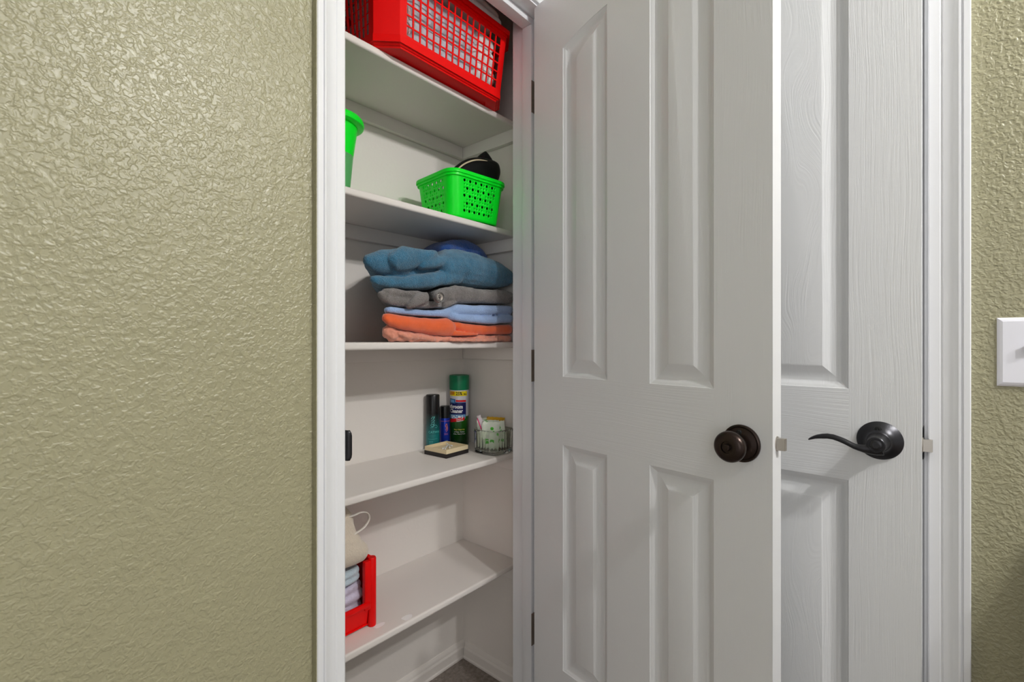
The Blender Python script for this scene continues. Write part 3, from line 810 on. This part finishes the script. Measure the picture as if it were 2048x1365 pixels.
# ------------------------------------------------------------------ towels (measured folds)
o_ = (.92, 1.1, S3)
BK = 1.215
def L(y, pts, bk=BK): return (y, bk, [(x, b, t) for x, b, t in pts])
pk = cloth('folded_towel', [
 L(.990, [(.672,1.134,1.160),(.684,1.1235,1.174),(.694,1.1235,1.174),(.706,1.1235,1.158),(.725,1.1235,1.152),(.773,1.1235,1.150),(.842,1.1235,1.139),(.917,1.1235,1.136),(1.021,1.1235,1.142),(1.113,1.1235,1.143),(1.155,1.1235,1.143)]),
 L(.982, [(.704,1.138,1.151),(.741,1.130,1.146),(.79,1.127,1.142),(.843,1.1245,1.135)], 1.05),
 L(.983, [(.690,1.127,1.150),(.702,1.126,1.146)], 1.05),
 L(.968, [(.879,1.1235,1.131),(.913,1.1235,1.130),(.974,1.1235,1.131),(1.03,1.1235,1.131),(1.071,1.1235,1.134)], 1.05)],
 M['pink'], .0022, origin=o_, skew=.74, amp=.0045, nscale=60, smooth_it=2)
tag(pk, 'salmon pink folded towel at the bottom of the towel stack', 'towel')
orr = cloth('folded_towel', [
 L(.975, [(.670,1.172,1.192),(.683,1.163,1.193),(.729,1.153,1.189),(.778,1.147,1.186),(.829,1.142,1.186),(.876,1.1385,1.188),(.893,1.139,1.182)]),
 L(.985, [(.905,1.158,1.180),(.952,1.147,1.176),(1.038,1.1445,1.171),(1.108,1.1455,1.177),(1.150,1.1455,1.178)]),
 L(.978, [(.885,1.140,1.157),(.912,1.1395,1.153),(.96,1.141,1.147),(1.002,1.142,1.146)], 1.08)],
 M['orange'], .0022, origin=o_, skew=.74, amp=.0022, smooth_it=2)
tag(orr, 'bright orange folded towel just above the pink one', 'towel')
lb = cloth('folded_towel', [
 L(.990, [(.672,1.196,1.208),(.688,1.194,1.211),(.731,1.192,1.208),(.789,1.191,1.207),(.86,1.191,1.211),(.905,1.189,1.224)]),
 L(.980, [(.898,1.199,1.222),(.915,1.200,1.229),(.968,1.201,1.229),(1.033,1.203,1.233),(1.102,1.209,1.236),(1.150,1.212,1.237)]),
 L(.980, [(.892,1.184,1.207),(.916,1.181,1.200),(.968,1.178,1.199),(1.055,1.176,1.200),(1.112,1.181,1.207),(1.150,1.184,1.210)])],
 M['lblue'], .0024, origin=o_, skew=.74, amp=.0014)
tag(lb, 'light blue folded towel between the orange and grey towels', 'towel')
gy = cloth('folded_towel', [
 L(.985, [(.655,1.233,1.246),(.668,1.224,1.248),(.691,1.214,1.244),(.727,1.211,1.238),(.759,1.210,1.237),(.785,1.211,1.232),(.856,1.216,1.232)]),
 L(.985, [(.668,1.236,1.255),(.70,1.235,1.256),(.75,1.235,1.254),(.80,1.235,1.254)]),
 (.966, 1.06, [(.741,1.206,1.224),(.760,1.211,1.243),(.784,1.218,1.250),(.800,1.226,1.2535)]),
 L(.985, [(.838,1.239,1.262),(.856,1.231,1.271),(.893,1.230,1.277),(.912,1.232,1.281)]),
 L(.980, [(.912,1.232,1.283),(.94,1.233,1.283),(.994,1.237,1.280),(1.061,1.240,1.283),(1.117,1.243,1.286),(1.150,1.245,1.283)]),
 L(.987, [(.872,1.216,1.236),(.92,1.230,1.246)], 1.1)],
 M['grey'], .0022, origin=o_, skew=.74, amp=.003, nscale=32, smooth_it=2)
tag(gy, 'grey folded towel with a rolled edge below the teal towel', 'towel')
# rolled hem: spiral of light stitching
bm = bmesh.new()
sp = []
for k in range(60):
    a = k/59*4.2*pi; r = .0125*(1-.62*k/59)
    sp.append((.822+r*1.0*cos(a+1.2), .9615-.0001*k, 1.2405+r*.95*sin(a+1.2)))
sp = [(x-o_[0], y-o_[1], z-o_[2]) for x, y, z in sp]
sweep(bm, sp, lambda i: ell(.0006, .0034, 8), up=(0, 1, 0))
hem = fin(bm, 'rolled_hem', M['ribbon'], gy, smooth=60); hem['label'] = 'pale stitched hem'
bm = bmesh.new()
lathe(bm, [(.0150, 0), (.0158, .006), (.0150, .012), (.0125, .013), (.0120, .004), (.0001, .002)], 30, (.822-o_[0], -.960+.0+(.960+.966-o_[1])-.0, 1.2405-o_[2]), 'Y')
rl = fin(bm, 'rolled_corner', M['grey'], gy, smooth=60)
tl = cloth('folded_towel', [
 L(.990, [(.622,1.302,1.334),(.638,1.295,1.342),(.655,1.292,1.350),(.67,1.292,1.355),(.706,1.292,1.363),(.731,1.296,1.361)]),
 L(.972, [(.694,1.310,1.346),(.706,1.300,1.357),(.722,1.301,1.366),(.751,1.311,1.367),(.791,1.326,1.366),(.833,1.341,1.369)], 1.1),
 L(.975, [(.782,1.314,1.336),(.798,1.314,1.344),(.833,1.321,1.352),(.865,1.330,1.362)], 1.1),
 L(.978, [(.856,1.322,1.366),(.885,1.293,1.383),(.927,1.290,1.392),(.989,1.288,1.392),(1.055,1.289,1.384),(1.100,1.292,1.376),(1.140,1.300,1.356)]),
 L(.985, [(.634,1.266,1.282),(.650,1.260,1.285),(.676,1.259,1.285),(.721,1.259,1.287),(.772,1.262,1.300),(.82,1.268,1.312),(.874,1.281,1.325),(.932,1.288,1.345)]),
 L(1.012, [(.68,1.275,1.315),(.9,1.285,1.345),(1.12,1.30,1.36)])],
 M['teal'], .0022, origin=o_, skew=.74, amp=.003, nscale=24, smooth_it=2)
tag(tl, 'thick teal blue folded towel draped over the towel stack', 'towel')
ry = cloth('folded_towel', [(1.085, 1.216, [(.945,1.395,1.417),(.970,1.392,1.430),(1.005,1.392,1.443),(1.048,1.390,1.452),(1.085,1.388,1.446),(1.120,1.384,1.432),(1.140,1.380,1.418)])],
 M['royal'], .003, origin=o_, skew=.74, amp=.004)
tag(ry, 'royal blue towel peeking out behind the teal towel', 'towel')

# ------------------------------------------------------------------ bottles on shelf 4
Z4 = S4+.0003
cam_dir = lambda x, y: math.atan2(-y, -x)
# bathroom cleaner can
cx, cy = 1.1207, 1.203
can = empty('spray_can', (cx, cy, Z4), 0)
a0 = cam_dir(cx, cy)
RC = .0325
bm = bmesh.new(); lathe(bm, [(.0001, .001), (.028, .001), (.031, 0), (RC, .003), (RC, .189), (.0305, .193), (.028, .197), (.0001, .197)], 64)
canb = fin(bm, 'can_body', M['can_body'], can, smooth=40)
bm = bmesh.new(); lathe(bm, [(.0325, .190), (.0335, .1905), (.0338, .194), (.0342, .236), (.0335, .2395), (.031, .240), (.029, .2385), (.0001, .2385)], 64)
fin(bm, 'cap', M['can_green'], can, smooth=40)
def patch(name, mtl, w0, w1, z0, z1, e=.0003, sh=0, parent=None, r=RC, a=None):
    bm = bmesh.new(); cyl_patch(bm, r, a0 if a is None else a, w0, w1, z0, z1, e, sh, 14)
    return fin(bm, name, mtl, parent or canb, smooth=60)
lab = patch('label', M['yellow_l'], -.045, .030, .1705, .1865)
patch('offer_print', M['orange_l'], -.040, -.0165, .1735, .1850, .0005, .05)
text_mesh('25%', .0150, 'offer_text', M['ink'], canb, lambda x, y: cyl_fn(RC, a0, .1785, .0007, 0)(x*.85-.001, y), .0004)
can_t = text_mesh('More', .0062, 'offer_text', M['ink'], canb, lambda x, y: cyl_fn(RC, a0, .1765, .0007)(x*.8+.0205, y), .0003)
patch('picture', M['blue_l'], -.040, -.0135, .147, .1625, .0005, -.1)
patch('picture', M['sky_l'], -.034, -.0175, .149, .1585, .0007, -.05)
patch('stripe', M['red_l'], -.012, .0245, .1510, .1575, .0005, -.03)
patch('name_panel', M['navy_l'], -.045, .0245, .104, .150, .0004, -.02)
patch('name_panel', M['sky_l'], -.012, .0245, .1488, .1505, .0006, -.03)
text_mesh('Bathroom', .0175, 'name_text', M['white_ink'], canb, lambda x, y: cyl_fn(RC, a0, .1345, .0008)(x*.86-.0190, y+(x)*-.02), .0007)
text_mesh('Cleaner', .0175, 'name_text', M['white_ink'], canb, lambda x, y: cyl_fn(RC, a0, .1195, .0008)(x*.86-.0125, y), .0007)
patch('foam_print', M['sky_l'], -.042, .022, .094, .108, .0006)
for k in range(16):
    bm = bmesh.new(); w = random.uniform(-.030, .020); z = random.uniform(.096, .106); r = random.uniform(.0016, .0032)
    ring = [bm.verts.new(cyl_fn(RC, a0, z, .0009)(w+r*cos(a), r*sin(a))) for a in [2*pi*q/10 for q in range(10)]]
    bm.faces.new(ring); fin(bm, 'bubble_print', M['white_ink'], canb)
patch('banner', M['red_l'], -.036, .018, .080, .0915, .0008, .16)
text_mesh('Cleans &', .0058, 'banner_text', M['white_ink'], canb, cyl_fn(RC, a0, .0925, .0011, .14), .0001)
text_mesh('Disinfects', .0058, 'banner_text', M['white_ink'], canb, lambda x, y: cyl_fn(RC, a0, .0865, .0011, .14)(x+.002, y), .0001)
text_mesh('Easy Clean-Up', .0062, 'use_text', M['yellow_ink'], canb, cyl_fn(RC, a0, .0575, .0008), .0001)
text_mesh('of Tubs, Toilets,', .0056, 'use_text', M['white_ink'], canb, cyl_fn(RC, a0, .0495, .0008))
text_mesh('Sinks, Tiles & More', .0052, 'use_text', M['white_ink'], canb, cyl_fn(RC, a0, .0425, .0008))
tag(can, 'bathroom cleaner spray can with dark green cap beside the glass jar', 'spray can')

# teal bottle
tbx, tby = 1.0148, 1.217
tb = empty('hair_bottle', (tbx, tby, Z4)); aT = cam_dir(tbx, tby); RT = .0222
bm = bmesh.new(); lathe(bm, [(.0001, 0), (.0205, 0), (RT, .002), (RT, .118), (.0001, .118)], 56); tbb = fin(bm, 'bottle_body', M['teal_bottle'], tb, smooth=40)
bm = bmesh.new(); lathe(bm, [(RT, .1182), (RT, .1775), (.021, .1800), (.019, .1808), (.0001, .1808)], 56); fin(bm, 'cap', M['black_cap'], tb, smooth=40)
text_mesh('CATWALK', .0100, 'brand_text', M['teal_ink'], tbb, lambda x, y: cyl_fn(RT, aT, .060, .0006)(x+.010, y))
text_mesh('- - - - - -', .006, 'fine_print', M['teal_ink'], tbb, lambda x, y: cyl_fn(RT, aT, .049, .0006)(x, y))
def scr(P, a, r, wid, parent, name='script_text', mt=None):
    bm = bmesh.new()
    q = cr([(x, y, 0) for x, y in P], 6); A, B = [], []
    for i, p in enumerate(q):
        d = (q[min(i+1, len(q)-1)]-q[max(i-1, 0)]).normalized()
        A.append(bm.verts.new(cyl_fn(r, a, 0, .0007)(p.x-d.y*wid, p.y+d.x*wid))); B.append(bm.verts.new(cyl_fn(r, a, 0, .0007)(p.x+d.y*wid, p.y-d.x*wid)))
    for i in range(len(q)-1): bm.faces.new((A[i], A[i+1], B[i+1], B[i]))
    return fin(bm, name, mt or M['teal_ink'], parent)
scr([(-.008,.074),(.002,.078),(.001,.086),(-.006,.084),(-.003,.079),(.006,.082)], aT, RT, .0005, tbb)
scr([(-.004,.088),(.000,.094),(.005,.090),(.003,.085),(.012,.082),(.015,.078),(.012,.074),(.007,.076)], aT, RT, .0005, tbb)
scr([(-.005,.096),(.001,.101),(.006,.098),(.002,.094)], aT, RT, .0005, tbb)
scr([(-.005,.103),(.000,.110),(.006,.107),(.001,.104),(.007,.112)], aT, RT, .0005, tbb)
scr([(-.016,.038),(.0,.037),(.016,.039)], aT, RT, .0003, tbb)
for k in range(7): scr([(-.012, .030-.004*k),(-.005+.001*(k%3), .031-.004*k),(.001, .030-.004*k)], aT, RT, .0004, tbb)
tag(tb, 'tall teal and black hair product bottle, leftmost on the bottle shelf', 'bottle')

# blue spray
bx, by = 1.0715, 1.221
bl = empty('spray_can', (bx, by, Z4)); aB = cam_dir(bx, by); RB = .0163
bm = bmesh.new(); lathe(bm, [(.0001, .0005), (.0145, .0005), (.0155, 0), (RB, .002), (RB, .094), (.0155, .097), (.0001, .097)], 48); blb = fin(bm, 'can_body', M['blue_can'], bl, smooth=40)
bm = bmesh.new(); lathe(bm, [(.0150, .0965), (.0164, .0972), (.0166, .132), (.0155, .1362), (.013, .1372), (.0001, .1372)], 48); fin(bm, 'cap', M['black_cap'], bl, smooth=40)
patch('stripe', M['pinkline'], -.018, .018, .0865, .0877, .0004, 0, blb, RB, aB)
scr([(.003,.052),(.008,.056),(.009,.064),(.007,.074),(.004,.078),(.002,.070),(.006,.062),(.002,.056)], aB, RB, .0009, blb, 'emblem', M['pinkline'])
scr([(.001,.060),(.007,.066),(.002,.074),(.008,.078)], aB, RB, .0006, blb, 'emblem', M['orange_l'])
for z in (.046, .042, .022): scr([(-.002,z),(.004,z+.0004),(.010,z)], aB, RB, .0005, blb, 'print_line', M['pinkline'] if z > .03 else M['sky_l'])
tag(bl, 'small royal blue spray can with black cap between the teal bottle and bathroom cleaner', 'spray can')

# cream and black box
bxr = math.atan2(.0962, .012) - pi/2
cb = empty('open_box', (1.006, 1.139, Z4), radians(3))
hw = .049
bm = bmesh.new()
box(bm, -hw, hw, -hw, hw, 0, .0125); fin(bm, 'box_base', M['blackbox'], cb)
bm = bmesh.new(); w = .0022; h2 = hw-.001
box(bm, -h2, h2, -h2, -h2+w, .0125, .0255); box(bm, -h2, h2, h2-w, h2, .0125, .0255); box(bm, -h2, -h2+w, -h2+w, h2-w, .0125, .0255); box(bm, h2-w, h2, -h2+w, h2-w, .0125, .0255); box(bm, -h2+w, h2-w, -h2+w, h2-w, .0125, .0165)
o = fin(bm, 'inner_tray', M['creambox'], cb); o['label'] = 'cream card inner tray'
tag(cb, 'shallow square black box with cream inner tray in front of the bottles', 'box')
for k, (px, py, a, l) in enumerate(((.000, .006, .5, .042), (.008, -.004, .9, .036), (.015, .004, 1.3, .034), (-.006, -.004, .7, .03))):
    q = empty('cotton_swab', (1.006+px, 1.139+py, Z4+.0190+.0028*(k % 3)), a)
    bm = bmesh.new(); lathe(bm, [(.0001, -l/2), (.0012, -l/2), (.0012, l/2), (.0001, l/2)], 10, (0, 0, 0), 'X'); fin(bm, 'stick', M['padclear'], q, smooth=50)
    for s in (-1, 1):
        bm = bmesh.new(); lathe(bm, [(.0001, -.005), (.0020, -.0035), (.0024, 0), (.0020, .0035), (.0001, .005)], 12, (s*l/2, 0, 0), 'X'); fin(bm, 'cotton_tip', M['white_ink'], q, smooth=60)
    tag(q, ['white cotton swab lying lowest across the cream tray', 'white cotton swab in the cream tray, nearest the hall', 'white cotton swab in the cream tray, closest to the bathroom cleaner', 'shortest white cotton swab in the cream tray'][k], 'cotton swab', 'cotton swabs in the cream tray')

# glass jar --------------------------------------------------------------------
jx, jy = 1.117, 1.040
jar = empty('glass_jar', (jx, jy, Z4))
def sq(h, n=96, p=5.0, rib=0, rot=0):
    out = []
    for k in range(n):
        a = 2*pi*k/n; c_, s_ = cos(a), sin(a)
        r = h/((abs(c_)**p+abs(s_)**p)**(1/p)); r += rib*(cos(a*24))
        out.append((r*c_, r*s_))
    return out
bm = bmesh.new()
J = [(.042, 0, 0), (.046, .001, 0), (.0485, .004, 0), (.0475, .008, 0), (.0483, .012, 0), (.0495, .064, 0), (.051, .067, 0), (.0518, .072, 0), (.0505, .0755, 0), (.0475, .0758, 0), (.0462, .073, .0), (.0452, .064, .0008), (.0440, .016, .0012), (.040, .0105, 0), (.0005, .0095, 0)]
rg = [[bm.verts.new((x, y, z)) for x, y in sq(h, rib=rb_)] for h, z, rb_ in J]
n = len(rg[0])
for a, b in zip(rg, rg[1:]):
    for k in range(n): bm.faces.new((a[k], a[(k+1)%n], b[(k+1)%n], b[k]))
bm.faces.new(rg[0]); bm.faces.new(rg[-1])
fin(bm, 'jar_body', M['glass'], jar, smooth=35)
tag(jar, 'squarish clear glass jar with wrapped pads at the right end of the shelf', 'jar')
def packet(name, m, w, h, t, loc, rot, label, group=None, cat='packet'):
    bm = bmesh.new(); nx, nz = 10, 14
    for s in (-1, 1):
        G = []
        for i in range(nx+1):
            col = []
            for j in range(nz+1):
                u, v = i/nx*2-1, j/nz*2-1
                d = (1-u**4)*(1-v**6)
                y = s*(t/2*d**.6 if d > 0 else 0)+.0012*noise.noise(Vector((u*3+loc[0]*90, v*4, s)))*(1 if d > 0 else 0)
                zz = h/2*v+ (.0008*sin(i*2.6) if abs(v) == 1 else 0)
                col.append(bm.verts.new((w/2*u, y, zz)))
            G.append(col)
        for i in range(nx):
            for j in range(nz): bm.faces.new((G[i][j], G[i+1][j], G[i+1][j+1], G[i][j+1]))
    o = fin(bm, name, m, None, smooth=60, doubles=.00004, loc=loc, rot=rot)
    return tag(o, label, cat, group)
zb = Z4+.0105
lb_ = ['green dotted wrapped pad at the front left of the glass jar', 'green dotted wrapped pad at the front right of the glass jar', 'green dotted wrapped pad in the middle of the glass jar', 'green dotted wrapped pad leaning in the back of the glass jar']
packet('wrapped_pad', M['pad'], .056, .088, .009, (1.096, 1.033, zb+.047), (radians(6), radians(4), radians(-52)), lb_[0], 'green dotted pads in the glass jar')
packet('wrapped_pad', M['pad'], .050, .086, .010, (1.117, 1.020, zb+.047), (radians(-3), radians(-5), radians(-35)), lb_[1], 'green dotted pads in the glass jar')
packet('wrapped_pad', M['pad'], .058, .090, .010, (1.108, 1.050, zb+.048), (radians(4), radians(3), radians(-40)), lb_[2], 'green dotted pads in the glass jar')
packet('wrapped_pad', M['pad'], .050, .092, .009, (1.112, 1.072, zb+.050), (radians(-5), radians(-2), radians(-35)), lb_[3], 'green dotted pads in the glass jar')
packet('wrapped_pad', M['padclear'], .040, .060, .008, (1.088, 1.052, zb+.033), (radians(8), radians(8), radians(-70)), 'plain whitish wrapped pad low at the left of the glass jar')
packet('yellow_packet', M['yellow'], .064, .090, .012, (1.132, 1.050, zb+.054), (radians(3), radians(7), radians(-24)), 'golden yellow wrapped packet at the right of the glass jar')
pw = empty('wrapped_tampon', (1.0845, 1.060, Z4+.092), 0); pw.rotation_euler = (radians(8), radians(-20), radians(-48))
bm = bmesh.new(); lathe(bm, [(.0001, -.026), (.006, -.024), (.0068, -.018), (.0068, .018), (.0058, .022), (.0072, .030), (.0001, .030)], 20)
for v in bm.verts: v.co.y *= .7
fin(bm, 'wrapper', M['silver'], pw, smooth=60)
bm = bmesh.new(); box(bm, -.0082, -.0052, -.0045, .0045, -.032, .022, .001); o = fin(bm, 'pink_stripe', M['pinkwrap'], pw); o['label'] = 'hot pink wrapper edge'
tag(pw, 'pink and white wrapped stick leaning out of the glass jar', 'wrapped stick')

# ------------------------------------------------------------------ red open-front bin on shelf 5
Z5 = S5+.0003
rbn = empty('stacking_bin', (.585, 1.13, Z5))
bm = bmesh.new()
# local box: x -.10..+.10, y -.09..+.10
X0, X1, Y0, Y1 = -.100, .0905, -.088, .095
t = .003
box(bm, X0, X1, Y0, Y1, .004, .007)
box(bm, X0, X0+t, Y0, Y1, .007, .160); box(bm, X1-t, X1, Y0, Y1, .007, .160); box(bm, X0, X1, Y1-t, Y1, .007, .160)
fin(bm, 'bin_shell', M['red'], rbn)
bm = bmesh.new()
v = [bm.verts.new(p) for p in ((X0, Y0+.004, .006), (X1-.016, Y0+.004, .006), (X1-.016, Y0-.006, .056), (X0, Y0-.006, .056))]
bm.faces.new(v); o = fin(bm, 'front_lip', M['red'], rbn); solidify(o, .003, 0)
bm = bmesh.new(); box(bm, X0, X1-.014, Y0-.013, Y0-.004, .053, .066, .003); fin(bm, 'lip_rim', M['red'], rbn, smooth=40)
for xx in (X1-.004, X0+.004):
    bm = bmesh.new()
    lathe(bm, [(.0001, 0), (.0095, 0), (.0105, .003), (.0105, .168), (.009, .1705), (.0001, .1705)], 24, (xx, Y0-.002, 0)); fin(bm, 'corner_post', M['red'], rbn, smooth=40)
bm = bmesh.new(); box(bm, X1-.028, X1-.010, Y0-.010, Y0+.004, .045, .166, .003); fin(bm, 'front_flange', M['red'], rbn, smooth=40)
bm = bmesh.new(); box(bm, X1-.006, X1+.006, Y0, Y1, .158, .166, .002); box(bm, X0-.006, X0+.006, Y0, Y1, .158, .166, .002); box(bm, X0, X1, Y1-.006, Y1+.004, .158, .166, .002); fin(bm, 'top_rim', M['red'], rbn, smooth=40)
tag(rbn, 'red plastic open-front stacking bin at the left of the lowest shelf', 'bin')
c = cloth('folded_cloth', [(1.056, 1.20, [(.50, Z5+.010, Z5+.035), (.56, Z5+.010, Z5+.04), (.655, Z5+.010, Z5+.040)]), (1.060, 1.20, [(.50, Z5+.034, Z5+.062), (.655, Z5+.036, Z5+.062)]),
   (1.056, 1.20, [(.50, Z5+.058, Z5+.08), (.59, Z5+.060, Z5+.085), (.655, Z5+.060, Z5+.090)]), (1.060, 1.20, [(.50, Z5+.078, Z5+.102), (.655, Z5+.086, Z5+.108)])], M['lav'], .003, origin=(.58, 1.13, Z5+.007), amp=.005, nscale=50)
tag(c, 'lavender crumpled cloths low inside the red bin', 'cloth')
c = cloth('folded_cloth', [(1.05, 1.20, [(.50, Z5+.112, Z5+.130), (.58, Z5+.112, Z5+.130), (.648, Z5+.116, Z5+.134)]), (1.048, 1.20, [(.50, Z5+.128, Z5+.146), (.58, Z5+.130, Z5+.148), (.646, Z5+.133, Z5+.150)])], M['paleblue'], .003, origin=(.58, 1.13, Z5+.11), amp=.002)
tag(c, 'pale blue folded washcloth in the red bin under the beige towel', 'washcloth')
c = cloth('folded_towel', [(1.020, 1.19, [(.50, Z5+.158, Z5+.250), (.58, Z5+.160, Z5+.250), (.61, Z5+.162, Z5+.244), (.643, Z5+.168, Z5+.218)]),
   (1.024, 1.19, [(.50, Z5+.19, Z5+.270), (.58, Z5+.19, Z5+.265), (.622, Z5+.19, Z5+.246)]),
   (1.030, 1.19, [(.50, Z5+.20, Z5+.295), (.58, Z5+.20, Z5+.290), (.604, Z5+.205, Z5+.280)]),
   (1.040, 1.19, [(.50, Z5+.22, Z5+.325), (.58, Z5+.22, Z5+.320), (.600, Z5+.225, Z5+.310)])], M['beige'], .003, origin=(.58, 1.12, Z5+.158), amp=.003, nscale=14, smooth_it=14)
tag(c, 'beige folded towel bulging on top of the red bin', 'towel')
bt = c
bm = bmesh.new()
lp = [(.600, 1.06, Z5+.280), (.624, 1.045, Z5+.286), (.640, 1.040, Z5+.290), (.655, 1.036, Z5+.286), (.6605, 1.034, Z5+.274), (.6555, 1.036, Z5+.260), (.640, 1.035, Z5+.250), (.612, 1.04, Z5+.240)]
lp = [(x-.58, y-1.12, z-(Z5+.158)) for x, y, z in lp]
sweep(bm, cr(lp), lambda i: ell(.0018, .0045, 8), up=(0, 1, 0)); o = fin(bm, 'hanging_loop', M['ribbon'], bt, smooth=60); o['label'] = 'cream fabric hanging loop'

# ------------------------------------------------------------------ hall lamp with two bare bulbs, and an added block that shades the lower right wall (both just out of frame)
BP = [(.72, -1.28, 2.33), (.50, -1.06, 2.33)]
lm = empty('ceiling_light', (.61, -1.17, CEIL))
bm = bmesh.new(); lathe(bm, [(.0001, -.022), (.15, -.022), (.165, -.012), (.168, 0), (.0001, 0)], 48); fin(bm, 'base_plate', M['trim'], lm, smooth=40)
for p in BP:
    q = (p[0]-.61, p[1]+1.17, p[2]-CEIL)
    bm = bmesh.new(); lathe(bm, [(.0001, -.07), (.018, -.07), (.020, -.02), (.0001, -.02)], 24, (q[0], q[1], 0)); fin(bm, 'socket', M['trim'], lm, smooth=40)
    bm = bmesh.new(); bmesh.ops.create_uvsphere(bm, u_segments=24, v_segments=16, radius=.032, matrix=Matrix.Translation(q)); fin(bm, 'bulb', M['bulb'], lm, smooth=80)
tag(lm, 'two-bulb ceiling light above the hall', 'ceiling light')
blk_ = empty('shadow_blocker', (1.05, -.7, 0))  # unseen slant-top block, added only to cast the shadow low on the wall
def prism(bm, poly, z0, z1):
    a = [bm.verts.new((x-1.05, y+.7, z0)) for x, y in poly]; b = [bm.verts.new((x-1.05, y+.7, z1)) for x, y in poly]
    bm.faces.new(a); bm.faces.new(b)
    for k in range(len(poly)): bm.faces.new((a[k], a[(k+1)%len(poly)], b[(k+1)%len(poly)], b[k]))
bm = bmesh.new()
def slant(bm, poly):
    a = [bm.verts.new((x-1.05, y+.7, 0)) for x, y, z in poly]; b = [bm.verts.new((x-1.05, y+.7, z)) for x, y, z in poly]
    bm.faces.new(a); bm.faces.new(b)
    for k in range(len(poly)): bm.faces.new((a[k], a[(k+1)%len(poly)], b[(k+1)%len(poly)], b[k]))
slant(bm, [(1.1255, -.144, .828), (.80, -.264, .635), (.80, -.9, .635), (1.1255, -.9, .828)]); fin(bm, 'blocker_body', M['wood'], blk_)
bm = bmesh.new(); box(bm, -.2515, -.2505, -.19, .42, .05, .58); fin(bm, 'blocker_panel', M['wood'], blk_)
tag(blk_, 'unseen brown slant-top block added to cast the shadow on the olive wall below the switch', 'shadow blocker')

fill_lt = bpy.data.lights.new('hall_fill', 'AREA'); fill_lt.shape = 'RECTANGLE'; fill_lt.size = 1.0; fill_lt.size_y = 1.3; fill_lt.energy = 8; fill_lt.color = (.95, .98, 1)  # added soft fill from the left end of the hall, no window there
wo = bpy.data.objects.new('hall_fill', fill_lt); C.objects.link(wo); wo.location = (-1.5, -1.05, 1.35)
wo.rotation_euler = (Vector((.8, .8, 1.1))-Vector(wo.location)).to_track_quat('-Z', 'Y').to_euler()

# ------------------------------------------------------------------ camera, world, colour
cam = bpy.data.cameras.new('camera'); co = bpy.data.objects.new('camera', cam); C.objects.link(co)
cam.sensor_width = 36; cam.lens = 949/2048*36; cam.clip_start = .02
co.location = (0, 0, 1.125); co.rotation_euler = (pi/2, 0, -math.atan2(.7582, .6520))
S.camera = co
w = bpy.data.worlds.new('world'); S.world = w; w.use_nodes = True
bg = w.node_tree.nodes['Background']; bg.inputs['Color'].default_value = (1, .975, .945, 1); bg.inputs['Strength'].default_value = .50
S.view_settings.view_transform = 'Standard'; S.view_settings.look = 'None'; S.view_settings.gamma = 1; S.view_settings.exposure = -.06
S.view_settings.use_curve_mapping = False
